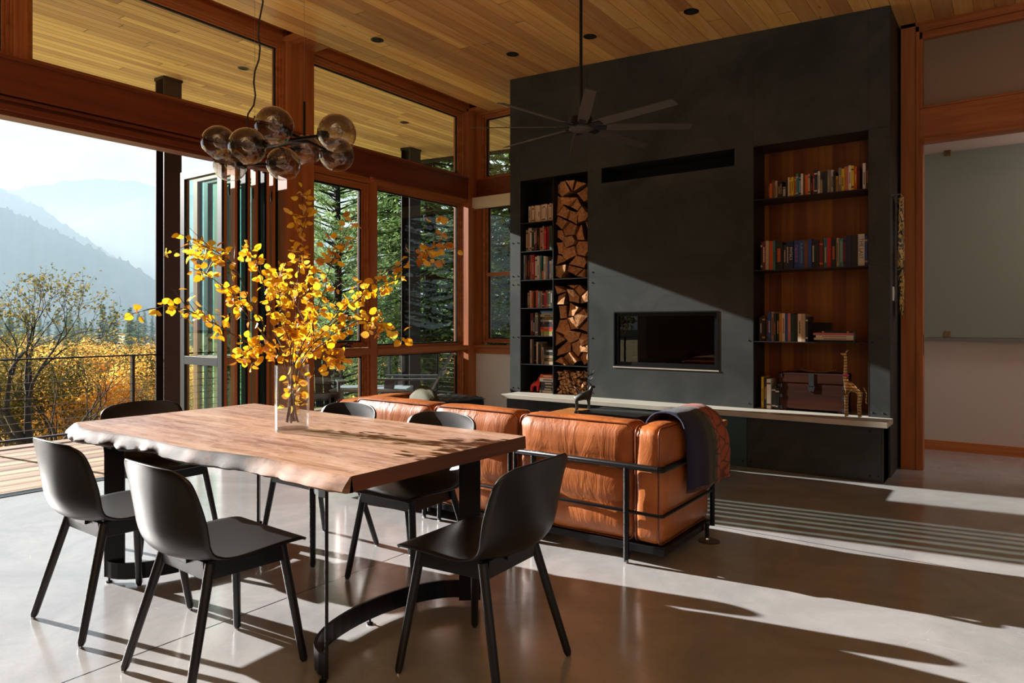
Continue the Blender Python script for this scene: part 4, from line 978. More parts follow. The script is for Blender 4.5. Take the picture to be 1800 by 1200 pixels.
def book(x, y, z, w_, h_, d_, col, label, group, lean=0., flat=False, text=None, band=None, tcol='cream'):
    """upright: w_ across (x), h_ tall, d_ deep (y), spine to the room; flat: lying, h_ along x, w_ thick"""
    e = empty('book', (x, y, z), 0, label, 'book', group); c = .0016
    cv = MB(); pg = MB()
    if not flat:
        cv.box(0, w_, 0, c * 1.5, 0, h_); cv.box(0, c, c, d_, 0, h_); cv.box(w_ - c, w_, c, d_, 0, h_); pg.box(c, w_ - c, c * 1.5, d_ - .003, .002, h_ - .003)
    else:
        cv.box(0, h_, 0, c * 1.5, 0, w_); cv.box(0, h_, c, d_, 0, c); cv.box(0, h_, c, d_, w_ - c, w_); pg.box(.003, h_ - .003, c * 1.5, d_ - .003, c, w_ - c)
    cv.build('cover', BM[col], e); pg.build('page_block', M_page, e)
    # spine decoration: a title block or stripes
    if band is None: band = rb_.choice(['title', 'title', 'two', 'none'])
    other = rb_.choice(['cream', 'white', 'mustard', 'black', 'orange']) if col not in ('cream', 'white', 'beige', 'yellow') else rb_.choice(['black', 'dark red', 'navy', 'brown'])
    if text is None and w_ > .008 and band != 'none':
        sp = MB(); L = h_
        if band == 'title':      # illegible title strokes
            a = L * rb_.uniform(.18, .35); b = L * rb_.uniform(.6, .85); q = a
            while q < b:
                k = rb_.uniform(.004, .012)
                if not flat: sp.box(w_ * .3, w_ * .7, -.0006, .0, q, q + k * .7)
                else: sp.box(q, q + k * .7, -.0006, 0, w_ * .3, w_ * .7)
                q += k
        else:
            for a in (.12, .82):
                if not flat: sp.box(0.0006, w_ - .0006, -.0006, 0, L * a, L * a + L * .06)
                else: sp.box(L * a, L * a + L * .06, -.0006, 0, .0006, w_ - .0006)
        sp.build('spine_lettering', BM[other], e)
    if text:
        cu = bpy.data.curves.new('spine_lettering', 'FONT'); cu.body = text; cu.align_x = 'CENTER'; cu.align_y = 'CENTER'; cu.extrude = .0003
        cu.size = min(w_ * .8, h_ * 1.25 / len(text)); cu.materials.append(BM[tcol]); tmp = bpy.data.objects.new('text', cu); me = bpy.data.meshes.new_from_object(tmp); bpy.data.objects.remove(tmp); o = bpy.data.objects.new('spine_lettering', me); COL.objects.link(o); o.parent = e
        o.location = (w_ / 2, -.0012, h_ * .55) if not flat else (h_ / 2, -.0012, w_ / 2)
        o.rotation_euler = (R(90), R(90), 0) if not flat else (R(90), 0, 0)
    e.rotation_euler = (0, lean, 0)
    return e
def row(cols, x0, x1, z, hmin, hmax, where, group, y=None, heights=None, texts=None, kind='book', dpt=.19, widths=None):
    n = len(cols); ws = widths or [rb_.uniform(.75, 1.3) for _ in cols]; s_ = sum(ws); x = x0
    for i, c in enumerate(cols):
        w_ = (x1 - x0) * ws[i] / s_; h_ = heights[i] if heights else rb_.uniform(hmin, hmax)
        t = (texts or {}).get(i)
        book(x, (YF + .055 + rb_.uniform(-.012, .02)) if y is None else y + rb_.uniform(-.01, .01), z + .0005, w_ * .95, h_, dpt, c, '%s %s, %s from the left %s' % (c, kind, ORD[i], where), group, text=t[0] if t else None, tcol=t[1] if t else 'cream')
        x += w_
NB = 'narrow bookcase'; WB = 'wide bookcase'
row(['cream'] * 14, -4.425, -4.075, SL[5], .185, .20, 'on the top shelf of the narrow bookcase', 'cream paperbacks on the top shelf of the narrow bookcase', kind='paperback', heights=[.19 + .006 * math.sin(i * 2.4) for i in range(14)])
row(['beige', 'cream', 'white', 'black', 'charcoal', 'dark red', 'black', 'yellow', 'pink', 'beige', 'red', 'red', 'charcoal', 'green', 'beige'], -4.46, -4.075, SL[4], .24, .275, 'on the second shelf of the narrow bookcase', 'books on the second shelf of the narrow bookcase')
row(['pale blue', 'brown', 'navy', 'dark red', 'tan', 'red', 'white', 'white', 'beige', 'teal', 'orange', 'white', 'beige', 'blue', 'white', 'pale blue', 'lime'], -4.488, -4.07, SL[3], .20, .29, 'on the third shelf of the narrow bookcase', 'books on the third shelf of the narrow bookcase',
    heights=[.285, .285, .285, .29, .285, .282, .26, .27, .262, .27, .1, .26, .255, .215, .205, .22, .215])
row(['beige', 'brown', 'cream', 'orange', 'charcoal', 'orange', 'pale blue', 'beige', 'dark green', 'red', 'pink', 'tan', 'green', 'black', 'grey'], -4.45, -4.075, SL[2], .17, .205, 'on the fourth shelf of the narrow bookcase', 'books on the fourth shelf of the narrow bookcase')
row(['dark red', 'black', 'grey'], -4.40, -4.29, SL[1], .2, .26, 'on the fifth shelf of the narrow bookcase', 'upright books on the fifth shelf of the narrow bookcase')
def pile(cols, x, z, L, thick, where, group, y=None):
    zz = z + .0005
    for i, c in enumerate(cols):
        t = thick * rb_.uniform(.8, 1.25); l_ = L * rb_.uniform(.86, 1.0)
        book(x + (L - l_), (YF + .05) if y is None else y, zz, t, l_, .17, c, '%s book, %s from the bottom in the stack %s' % (c, ORD[i], where), group, flat=True); zz += t + .0008
    return zz
pile(['cream', 'lime', 'orange', 'red', 'charcoal', 'black', 'grey', 'green', 'beige', 'pale blue', 'sky blue'], -4.265, SL[1], .19, .0225, 'on the fifth narrow shelf', 'stacked books on the fifth shelf')
row(['beige', 'charcoal', 'black', 'cream', 'black', 'grey', 'beige'], -4.40, -4.225, SL[0], .2, .27, 'on the sixth shelf of the narrow bookcase', 'upright books on the sixth shelf of the narrow bookcase', heights=[.275, .27, .25, .245, .22, .225, .19])
pile(['cream', 'charcoal', 'beige', 'black', 'charcoal'], -4.218, SL[0], .145, .034, 'on the sixth narrow shelf', 'stacked books on the sixth shelf')
pile(['beige', 'black', 'black', 'charcoal', 'white', 'orange'], -4.285, .484, .21, .033, 'beside the small red horse', 'stacked books on the bottom shelf of the narrow bookcase', y=YF + .06)
# red horse
rh = empty('horse_figurine', (-4.345, YF + .075, .4845), R(12), 'small bright red painted wooden horse beside the bottom stack of books', 'figurine')
M_redp = plain('red_paint', lin((206, 30, 26)), .35)
metaball_body('horse_body', [(None, (-.035, 0, .095), .026), (0, (.0, 0, .098), .024), (1, (.035, 0, .10), .026), (2, (.05, 0, .145), .019), (3, (.055, 0, .178), .016), (4, (.082, 0, .168), .011),
    (0, (-.04, -.016, .05), .013), (6, (-.042, -.017, .006), .012), (0, (-.04, .016, .05), .013), (8, (-.042, .017, .006), .012), (2, (.036, -.016, .05), .013), (10, (.038, -.017, .006), .012), (2, (.036, .016, .05), .013), (12, (.038, .017, .006), .012)], M_redp, rh, 2)
MB().tube([(-.012, -.027, .10), (-.012, 0, .124), (-.012, .027, .10)], .006, 8).build('painted_harness', plain('harness_paint', lin((90, 140, 60)), .4), rh)
# wide bookcase
row(['charcoal', 'orange', 'brown', 'beige', 'charcoal', 'black', 'white', 'black', 'white', 'mustard', 'yellow', 'orange', 'teal', 'pale blue', 'white', 'brown', 'orange', 'beige', 'black', 'red', 'navy', 'white', 'beige', 'navy', 'dark green', 'grey', 'white', 'black', 'mustard', 'grey', 'yellow', 'mustard', 'pink', 'white', 'yellow', 'orange', 'dark red'],
    -1.80, -1.055, 2.37, .18, .225, 'on the top shelf of the wide bookcase', 'books on the top shelf of the wide bookcase',
    heights=[.13, .14, .17, .16, .15, .15, .10, .16, .18, .17, .175, .18, .20, .175, .195, .19, .18, .185, .17, .19, .21, .20, .13, .19, .19, .20, .20, .18, .14, .21, .2, .215, .21, .215, .21, .2, .205], texts={31: ('GIANT', 'red')})
row(['white', 'charcoal'], -1.03, -.985, 2.37, .2, .235, 'at the far end of the top shelf, wide bookcase', 'books at the end of the top shelf')
row(['black', 'dark red', 'beige', 'orange', 'teal', 'black', 'charcoal', 'navy', 'navy', 'blue', 'blue', 'brown', 'blue', 'black', 'black', 'dark red', 'teal', 'red', 'black', 'beige', 'teal', 'red', 'navy', 'black', 'white', 'blue'],
    -1.87, -.99, 1.733, .235, .265, 'on the second shelf of the wide bookcase', 'books on the second shelf of the wide bookcase', dpt=.21,
    widths=[.6, 1, .9, .9, .7, 2.2, .8, .8, 1.3, 1.3, 1.6, 1, 1, .8, 1.3, .9, 1, 1, 1.3, .6, 1.1, .5, 1.6, 1.5, 1.7, .8],
    heights=[.26, .26, .265, .262, .265, .25, .22, .25, .25, .25, .25, .24, .255, .24, .24, .24, .255, .255, .24, .25, .245, .26, .262, .26, .27, .25],
    texts={8: ('PHYSICS', 'white'), 9: ('CALCULUS', 'pink'), 10: ('FLUID DYNAMICS', 'pale blue'), 20: ('COMPUTER SCIENCE', 'cream'), 24: ('THE LAST', 'black')})
row(['charcoal', 'black', 'brown', 'blue', 'beige', 'dark green', 'black', 'mustard', 'cream', 'blue', 'pink', 'dark green', 'black', 'cream', 'beige', 'charcoal'],
    -1.885, -1.46, 1.093, .22, .26, 'on the third shelf of the wide bookcase', 'books on the third shelf of the wide bookcase', heights=[.22, .23, .24, .26, .265, .25, .245, .25, .25, .25, .25, .25, .245, .245, .245, .22], dpt=.2)
pile(['black', 'cream', 'white', 'pink', 'black'], -1.42, 1.093, .32, .017, 'of magazines, wide bookcase', 'stacked magazines on the third shelf of the wide bookcase')
row(['yellow', 'black', 'white', 'charcoal', 'black'], -1.865, -1.70, .484, .24, .29, 'at the foot of the wide bookcase beside the chest', 'books beside the wooden chest', heights=[.285, .275, .27, .20, .19], dpt=.2)
bs = empty('book_stand', (-1.41, YF + .22, 1.0935), R(0), 'thin black metal book stand behind the stacked magazines', 'book stand')
MB().obox((0, .03, .09), (.19, .004, .16), Matrix.Rotation(R(-14), 3, 'X')).build('rest', M_blackmetal, bs); MB().box(-.08, .08, -.06, .09, 0, .005).build('base', M_blackmetal, bs)
# wooden chest
M_chest = wood('chest_wood', lin((40, 18, 5)), lin((66, 32, 9)), lin((88, 46, 14)), 'X', .09, .62, spec=.15)
cx = empty('wooden_chest', (-1.43, YF + .17, .4845), 0, 'small dark reddish wooden chest with black iron fittings on the bottom shelf', 'chest')
MB().box(-.265, .265, -.13, .13, .02, .245).build('body', M_chest, cx, bevel=.004)
ld = MB().box(-.27, .27, -.135, .135, .248, .335).build('lid', M_chest, cx, bevel=.006)
hp = MB(); hp.box(-.022, .022, -.139, -.135, .22, .335); hp.prism([(-.03, .225), (.03, .225), (.018, .175), (0, .182), (-.018, .175)], -.139, -.132, 'y'); hp.build('hasp', M_void, cx)
for sx in (-1, 1):
    for zz in (.03, .13, .22, .31): MB().box(sx * .262 - .018, sx * .262 + .018, -.1375, -.13, zz - .015, zz + .015).build('corner_strap', M_void, cx)
    MB().box(sx * .24 - .03, sx * .24 + .03, -.12, .12, 0, .02).build('foot', M_chest, cx)
bw = empty('carved_dish', (-1.40, YF + .13, .8205), R(3), 'long shallow striped carved dish on top of the wooden chest', 'dish')
mb = MB(); n_ = 26
for i in range(n_ + 1):
    u = -1 + 2 * i / n_; w_ = .045 * math.sqrt(max(0.004, 1 - u * u)); zz = .012 + .022 * u * u
    for k in range(7):
        s_ = -1 + k / 3; mb.v.append((u * .15, s_ * w_, zz - .010 * (1 - s_ * s_) + .0))
for i in range(n_):
    for k in range(6): a = i * 7 + k; mb.f.append((a, a + 7, a + 8, a + 1)); mb.mi.append(0)
m, nt, out = mat('striped_dish_wood'); x = nt.sep(nt.coord())[0]
st2 = nt.math('GREATER_THAN', nt.math('FRACT', nt.math('MULTIPLY', x, 60.)), .45)
principled(nt, out, base=nt.mix(st2, C4(lin((60, 28, 12))), C4(lin((206, 150, 84)))), rough=.4)
mb.build('dish_body', m, bw, smooth=True, solid=.004)
# giraffe
m, nt, out = mat('gilded_giraffe'); M_gir = m; v = nt.coord(); z = nt.sep(v)[2]
wv = nt.math('FRACT', nt.math('ADD', nt.math('MULTIPLY', z, 42.), nt.math('MULTIPLY', nt.noise(v, 14, 2), 1.2)))
principled(nt, out, base=nt.mix(nt.math('GREATER_THAN', wv, .72), C4(lin((206, 164, 104))), C4(lin((96, 52, 22)))), rough=.28, metal=.55)
gf = empty('giraffe_figurine', (-1.075, 6.20, .4845), R(180), 'tall gold and brown striped giraffe figurine at the end of the hearth slab', 'figurine')
metaball_body('giraffe_body', [(None, (-.055, 0, .245), .032), (0, (-.01, 0, .25), .034), (1, (.035, 0, .262), .032), (2, (.050, 0, .32), .018), (3, (.048, 0, .40), .014), (4, (.047, 0, .475), .013), (5, (.050, 0, .520), .014), (6, (.085, 0, .522), .009),
    (0, (-.06, -.02, .18), .016), (8, (-.055, -.022, .10), .0105), (9, (-.062, -.022, .008), .010), (0, (-.06, .02, .18), .016), (11, (-.052, .022, .10), .0105), (12, (-.058, .022, .008), .010),
    (2, (.040, -.02, .18), .014), (14, (.040, -.022, .10), .010), (15, (.036, -.022, .008), .010), (2, (.040, .02, .18), .014), (17, (.042, .022, .10), .010), (18, (.042, .022, .008), .010)], M_gir, gf, 2)
for sg in (-1, 1): MB().tube([(.045, sg * .008, .53), (.030, sg * .018, .555)], [.005, .002], 8).build('ear', M_gir, gf)
MB().tube([(.042, 0, .535), (.036, .0, .40), (.028, 0, .31)], [.004, .007, .004], 8).build('mane', plain('mane_bronze', lin((120, 80, 40)), .35, .5), gf)
MB().tube([(-.085, 0, .25), (-.108, 0, .20), (-.100, 0, .135), (-.112, 0, .12)], [.005, .004, .004, .007], 8).build('tail', M_gir, gf)
MB().lathe([(.020, -.01), (.024, 0), (.020, .01)], 20, (.046, 0, .345)).build('collar', plain('pink_cord', lin((196, 50, 90)), .6), gf)
# things on the end of the steel wall
hs = empty('hanging_textile', (-.795, 6.60, 0), 0, 'narrow black and gold patterned textile hanging on the end of the steel wall', 'wall hanging')
m, nt, out = mat('black_gold_cloth'); v = nt.coord(); n1 = nt.noise(nt.mapping(v, sc=(1, 9, 2.4)), 3.4, 4, .6, 2.5)
gm = nt.ramp(n1, [(.47, (0, 0, 0)), (.50, (1, 1, 1)), (.56, (1, 1, 1)), (.58, (0, 0, 0))])
principled(nt, out, base=nt.mix(gm, C4(lin((18, 15, 16))), C4(lin((206, 166, 78)))), rough=.6)
mb = MB(); n_ = 30
for i in range(n_ + 1):
    z = 2.31 - .98 * i / n_; wd = .055 + .012 * math.sin(i * .5)
    for k in range(9):
        s_ = -1 + k / 4; mb.v.append((.012 + .018 * math.cos(s_ * 5 + i * .12) + .012, s_ * wd + .006 * math.sin(i * .7), z + .01 * s_ * (i == n_)))
for i in range(n_):
    for k in range(8): a = i * 9 + k; mb.f.append((a, a + 9, a + 10, a + 1)); mb.mi.append(0)
mb.build('cloth', m, hs, smooth=True, solid=.006)
MB().tube([(-.025, 0, 2.335), (.02, 0, 2.335), (.03, 0, 2.31)], .006, 8).build('hook', M_chrome, hs)
sw = empty('wall_switch', (-.82, 6.50, 1.50), 0, 'small white wall switch on the end of the steel wall', 'switch')
MB().box(0, .008, -.035, .035, -.058, .058).build('plate', M_white, sw, bevel=.002); MB().box(.008, .012, -.014, .014, -.03, .03).build('rocker', M_white, sw)

# ------------------------------------------------------------------ firewood
m, nt, out = mat('split_log_end'); M_log = m; v = nt.coord(); oi = nt.add('ShaderNodeObjectInfo').outputs['Random']
n1 = nt.noise(nt.mapping(v, sc=(1, .3, 1)), 26, 5, .65, .6); n2 = nt.noise(v, 6, 3)
c = nt.ramp(n1, [(.3, lin((158, 102, 62))), (.6, lin((204, 150, 104))), (.8, lin((226, 182, 138)))])
hsv = nt.add('ShaderNodeHueSaturation', {'Hue': .5, 'Saturation': 1., 'Value': nt.math('ADD', nt.math('MULTIPLY', oi, .4), .8), 'Color': c})
principled(nt, out, base=nt.mix(nt.math('MULTIPLY', nt.math('GREATER_THAN', n2, .66), .5), hsv.outputs[0], C4(lin((90, 52, 30)))), rough=.85, spec=.2, normal=nt.bump(n1, .8, .008))
M_bark = plain('log_bark', lin((96, 64, 42)), .9, bump=.8, bscale=50, vary=.4)
def cells(x0, x1, z0, z1, nx, nz, jit, seed, gap):
    rr = random.Random(seed); pts = {}
    for i in range(-1, nx + 1):
        for j in range(-1, nz + 1):
            pts[(i, j)] = (x0 + (x1 - x0) * (i + .5 + rr.uniform(-jit, jit)) / nx, z0 + (z1 - z0) * (j + .5 + (.25 if i % 2 else -.1) + rr.uniform(-jit, jit)) / nz)
    res = {}
    for i in range(nx):
        for j in range(nz):
            p = pts[(i, j)]; poly = [(x0, z0), (x1, z0), (x1, z1), (x0, z1)]
            for k, q in pts.items():
                if k == (i, j): continue
                mx_, my_ = (p[0] + q[0]) / 2, (p[1] + q[1]) / 2; nx_, ny_ = q[0] - p[0], q[1] - p[1]; L = math.hypot(nx_, ny_); nx_ /= L; ny_ /= L
                mx_ -= nx_ * gap; my_ -= ny_ * gap; o_ = []
                for a in range(len(poly)):
                    A_, B_ = poly[a], poly[(a + 1) % len(poly)]
                    da = (A_[0] - mx_) * nx_ + (A_[1] - my_) * ny_; db = (B_[0] - mx_) * nx_ + (B_[1] - my_) * ny_
                    if da <= 0: o_.append(A_)
                    if da * db < 0: t = da / (da - db); o_.append((A_[0] + (B_[0] - A_[0]) * t, A_[1] + (B_[1] - A_[1]) * t))
                poly = o_
                if len(poly) < 3: break
            if len(poly) >= 3: res[(i, j)] = poly
    return res
def logs(x0, x1, z0, z1, nx, nz, seed, bay, group, jit=.47, gap=.005, name='split_log', depth=(YF + .015, YF + .33), same=None, hole=0):
    rr = random.Random(seed); cl3 = ['left', 'middle', 'right']
    for (i, j), poly in cells(x0, x1, z0, z1, nx, nz, jit, seed, gap).items():
        if hole and rr.random() < hole: continue
        # drop tiny edges so that most ends read as wedges
        pp = [p for k, p in enumerate(poly) if math.hypot(p[0] - poly[k - 1][0], p[1] - poly[k - 1][1]) > (x1 - x0) / nx * .36]
        if len(pp) < 3: pp = poly
        cxx = sum(p[0] for p in pp) / len(pp); czz = sum(p[1] for p in pp) / len(pp); fine = []
        for k, p in enumerate(pp):
            q = pp[(k + 1) % len(pp)]
            for t in (0, .34, .67):
                a, b = p[0] + (q[0] - p[0]) * t, p[1] + (q[1] - p[1]) * t; sh = 1 - (.03 + .07 * rr.random()) * (1 if t else .3)
                fine.append((cxx + (a - cxx) * sh, czz + (b - czz) * sh))
        y0 = depth[0] + rr.uniform(0, .05); y1 = depth[1] - rr.uniform(0, .02); n_ = len(fine); mb = MB(); tl = rr.uniform(-.4, .4), rr.uniform(-.4, .4)
        fr_ = [(a - cxx, y0 - 6.5 + (a - cxx) * tl[0] + (b - czz) * tl[1], b - czz) for a, b in fine]; bk_ = [((a - cxx) * .93, y1 - 6.5, (b - czz) * .93) for a, b in fine]
        mb.v = fr_ + bk_ + [(0, y0 - 6.5 - .004, 0)]
        mb.f = [(k, (k + 1) % n_, 2 * n_) for k in range(n_)] + [tuple(range(n_, 2 * n_))] + [(k, (k + 1) % n_, n_ + (k + 1) % n_, n_ + k) for k in range(n_)]
        mb.mi = [0] * n_ + [0] + [1 if (k // 3) % 2 else 0 for k in range(n_)]
        o = mb.build(name, [M_log, M_bark]); o.location = (cxx, 6.5, czz)
        lb = same or 'split log in the %s firewood bay, %s row from the bottom, %s of three' % (bay, ORD[j], cl3[i])
        tag(o, lb, 'firewood', group)
logs(XD + .006, XN[1] - .006, .802, 1.665, 3, 7, 3, 'lower', 'split logs in the lower firewood bay')
logs(XD + .006, XN[1] - .006, 1.737, 2.79, 3, 8, 8, 'upper', 'split logs in the upper firewood bay')
logs(XD + .03, XN[1] - .03, .486, .745, 8, 7, 21, '', 'kindling sticks in the bottom cubby', jit=.42, gap=.0025, name='kindling_stick', depth=(YF + .03, YF + .30), same='thin stick of kindling in the bundle in the cubby below the logs', hole=.08)
# ------------------------------------------------------------------ deck, railing, steel posts
struct(MB().box(-8.42, -6.03, -8, 9.32, -.16, -.015).build('deck', M_deck)); struct(MB().box(-6.03, -1.0, 7.45, 9.32, -.16, -.015).build('deck', M_deck))
def railing(name, p0, p1, posts, label):
    e = empty(name, (0, 0, 0), 0, label, 'railing'); p0 = Vector(p0); p1 = Vector(p1); d = (p1 - p0).normalized(); n_ = Vector((-d.y, d.x, 0)); Mx = Matrix((d, n_, (0, 0, 1))).transposed(); L = (p1 - p0).length; c_ = (p0 + p1) / 2
    MB().obox(c_ + Vector((0, 0, .895)), (L, .05, .016), Mx).build('top_rail', M_blackmetal, e)
    MB().obox(c_ + Vector((0, 0, .062)), (L, .045, .02), Mx).build('bottom_rail', M_alum, e)
    for k in range(9):
        z_ = .15 + k * .083; MB().tube([p0 + Vector((0, 0, z_)), p1 + Vector((0, 0, z_))], .0035, 6).build('cable', M_cable, e)
    for t in posts:
        p = p0 + d * t; MB().obox(p + Vector((0, 0, .44)), (.012, .05, .90), Mx).build('rail_post', M_blackmetal, e); MB().obox(p + d * .02 + Vector((0, 0, .44)), (.03, .008, .90), Mx).build('rail_post', M_alum, e)
railing('cable_railing', (-8.35, -8, -.015), (-8.35, 9.22, -.015), [11.95 - 1.55 * k for k in range(-3, 8) if k not in ()] + [16.06, 16.42], 'black cable railing along the outer edge of the deck facing the valley')
railing('cable_railing', (-8.35, 9.22, -.015), (-1.2, 9.22, -.015), [.02, 1.5, 3.0, 4.5, 6.0], 'cable railing across the end of the deck seen through the corner windows')
def hpost(x, y0, y1, label):
    xo = x - .2; e = empty('steel_post', (0, 0, 0), 0, label, 'post'); t_ = .016; zt = zc(x) + .0
    mb = MB(); mb.box(x - t_, x, y0, y1, -.02, zt); mb.build('flange', M_post, e); MB().box(xo, xo + t_, y0, y1, -.02, zc(xo)).build('flange', M_post, e)
    MB().box(xo + t_, x - t_, (y0 + y1) / 2 - .008, (y0 + y1) / 2 + .008, -.02, zt).build('web', M_post, e)
    MB().box(xo - .01, x + .01, y0 - .01, y1 + .01, zt - .03, zt + .01).build('cap_plate', M_blackmetal, e)
    MB().box(xo - .04, x + .04, y0 - .04, y1 + .04, -.015, .0).build('base_plate', M_blackmetal, e)
hpost(-8.15, 4.225, 4.44, 'dark steel post standing on the deck in front of the open wall')
hpost(-8.15, 8.34, 8.60, 'dark steel post at the far end of the deck behind the corner windows')
# deck furniture
M_pol = plain('slate_grey_plastic', lin((74, 82, 90)), .45, vary=.08); M_polb = plain('black_plastic', lin((30, 32, 36)), .45)
def lounge(loc, rz, label, m_):
    e = empty('deck_chair', loc, rz, label, 'outdoor chair', 'slatted deck chairs')
    tl = Matrix.Rotation(R(-30), 3, 'X')
    for k in range(5):
        x = -.22 + .11 * k; MB().obox(Vector((x, -.32, .52)), (.10, .02, .82), Matrix.Rotation(R(30), 3, 'X')).build('back_slat', m_, e)
    for k in range(5):
        y = -.10 + .115 * k; MB().obox((0, y, .26 + .03 * k), (.56, .105, .018), Matrix.Rotation(R(13), 3, 'X')).build('seat_slat', m_, e)
    for sx in (-1, 1):
        MB().obox((sx * .34, .06, .53), (.11, .80, .022)).build('armrest', m_, e)
        MB().prism([(.30, -.0), (.40, -.0), (.34, .52), (.20, .52)], sx * .31 - .014, sx * .31 + .014, 'x').build('front_leg', m_, e)
        MB().prism([(-.48, 0), (-.38, 0), (.40, .34), (.36, .40), (-.15, .24)], sx * .29 - .014, sx * .29 + .014, 'x').build('side_rail', m_, e)
    MB().obox((0, -.40, .60), (.62, .03, .06)).build('back_brace', m_, e)
c1 = at(728, 690, 9.45); lounge((c1.x, c1.y, -.015), R(35.95 + 90), 'grey slatted deck chair seen side-on through the wide corner window', M_pol)
c2 = at(548, 690, 9.0); lounge((c2.x, c2.y, -.015), R(35.95 - 160), 'black slatted deck chair turned away, half hidden behind the wooden post', M_polb)
c3 = at(655, 700, 9.35); dt = empty('deck_table', (c3.x, c3.y, -.015), R(35.95), 'low pale grey outdoor table with rounded edges next to the deck chair', 'outdoor table')
MB().box(-.50, .50, -.35, .35, .375, .405).build('table_top', plain('pale_blue_grey_plastic', lin((150, 164, 172)), .4), dt, bevel=.012)
for sx in (-1, 1): MB().box(sx * .485 - .014, sx * .485 + .014, -.34, .34, 0, .38).build('side_panel', M_pol, dt, bevel=.004)

# ------------------------------------------------------------------ land
def gz(x, y):
    d = math.hypot(x + 6, y - 4); far = min(1, max(0, (-x - 14) / 30.)); base = -3.2 * (1 - far) + -10. * far
    if y > 10: base = base * (1 - min(1, (y - 10) / 60) * .3 * (1 - far))
    return base + .5 * noise.noise((x * .06, y * .06, 0)) + (0 if d > 12 else 0)
m, nt, out = mat('autumn_ground'); M_ground = m; v = nt.coord()
n1 = nt.noise(v, .25, 6, .7); n2 = nt.noise(v, 3, 5, .7)
c = nt.ramp(n1, [(.35, lin((196, 182, 136))), (.5, lin((226, 210, 164))), (.65, lin((196, 192, 146)))])
principled(nt, out, base=nt.mix(nt.math('MULTIPLY', n2, .5), c, C4(lin((170, 156, 124)))), rough=1., spec=.0)
mb = MB(); G = 70; xs_ = [-3200 * ((1 - i / G) ** 3) + 40 * (i / G) for i in range(G + 1)]; ys_ = [-400 + 460 * (j / 20) if j <= 20 else 60 + 3000 * ((j - 20) / 30) ** 2.2 for j in range(51)]
for x in xs_:
    for y in ys_: mb.v.append((x, y, gz(x, y)))
for i in range(G):
    for j in range(50): a = i * 51 + j; mb.f.append((a, a + 51, a + 52, a + 1)); mb.mi.append(0)
struct(mb.build('ground', M_ground, smooth=True))
# mountains: solid ridges with a forested crest
m, nt, out = mat('forested_slope'); M_forest = m; v = nt.coord(); n1 = nt.noise(v, .02, 8, .7); n2 = nt.noise(v, .12, 4, .7)
c = nt.ramp(n1, [(.35, lin((40, 54, 38))), (.6, lin((64, 76, 50)))])
principled(nt, out, base=nt.mix(nt.math('MULTIPLY', n2, .4), c, C4(lin((30, 42, 32)))), rough=1., spec=0.)
def ridge(D, prof, seed, spike=.006, n_=520, fade=.0):
    """crest given by (pixel column, pixel row) pairs seen from the room, laid out in the land at distance D"""
    mb = MB(); rr = random.Random(seed)
    x0, x1 = prof[0][0], prof[-1][0]
    for i in range(n_ + 1):
        px = x0 + (x1 - x0) * i / n_
        for k in range(len(prof) - 1):
            if prof[k][0] <= px <= prof[k + 1][0]:
                t = (px - prof[k][0]) / (prof[k + 1][0] - prof[k][0]); t = t * t * (3 - 2 * t) * .35 + t * .65; py = prof[k][1] + (prof[k + 1][1] - prof[k][1]) * t; break
        p = at(px, py, D); h_ = p.z + D * .0018 * noise.noise((px * .05, seed, 0)) * 2; hs_ = rr.random() ** 3 * D * spike
        hd = Vector((p.x, p.y)).normalized(); L = max(30, h_ + 12)
        for (f_, hz) in ((-1.9, -14), (-1.2, .24), (-.6, .60), (-.15, .93), (0, 1.0), (1.2, .0)):
            zz = hz if hz == -14 else h_ * hz + (hs_ if hz == 1 else 0) + (noise.noise((px * .03, f_ * 3, seed)) * h_ * .05 if 0 < hz < 1 else 0)
            mb.v.append((p.x + hd.x * f_ * L, p.y + hd.y * f_ * L, zz))
    for i in range(n_):
        for k in range(5): a = i * 6 + k; mb.f.append((a, a + 1, a + 7, a + 6)); mb.mi.append(0)
    return struct(mb.build('mountain', M_forest, smooth=True))
ridge(900, [(-900, 330), (-500, 300), (-200, 300), (0, 365), (40, 380), (100, 408), (160, 436), (215, 458), (273, 492), (340, 520), (440, 545), (600, 556), (1000, 560)], 1)
ridge(1350, [(-900, 200), (-300, 240), (-60, 300), (0, 333), (60, 358), (110, 392), (150, 420), (230, 470), (330, 520), (460, 550), (1000, 560)], 2, .004)
ridge(2000, [(-400, 520), (100, 440), (140, 392), (180, 366), (250, 348), (330, 342), (420, 350), (560, 400), (760, 440), (1000, 450), (1400, 470)], 3, .0015)
ridge(2700, [(-900, 300), (-200, 345), (0, 336), (60, 328), (120, 318), (180, 314), (240, 319), (290, 332), (400, 372), (520, 420), (760, 440), (900, 430), (1400, 460)], 4, .001)

# ------------------------------------------------------------------ trees
def leafmat(name, stops, rough=.8, tl_=.45):
    m, nt, out = mat(name); ri = nt.add('ShaderNodeNewGeometry').outputs['Random Per Island']; oi = nt.add('ShaderNodeObjectInfo').outputs['Random']
    c = nt.ramp(ri, stops); hsv = nt.add('ShaderNodeHueSaturation', {'Hue': .5, 'Saturation': 1., 'Value': nt.math('ADD', nt.math('MULTIPLY', oi, .3), .85), 'Color': c}).outputs[0]
    a = nt.add('ShaderNodeMixShader', {0: tl_, 1: nt.add('ShaderNodeBsdfDiffuse', {0: hsv}), 2: nt.add('ShaderNodeBsdfTranslucent', {0: hsv})}); nt.l.new(a.outputs[0], out.inputs[0]); return m
M_needle = leafmat('spruce_needles', [(0, lin((84, 114, 76))), (.6, lin((140, 168, 104))), (1, lin((194, 208, 138)))])
M_pneedle = leafmat('pine_needles', [(0, lin((96, 128, 92))), (.6, lin((146, 172, 120))), (1, lin((196, 208, 150)))])
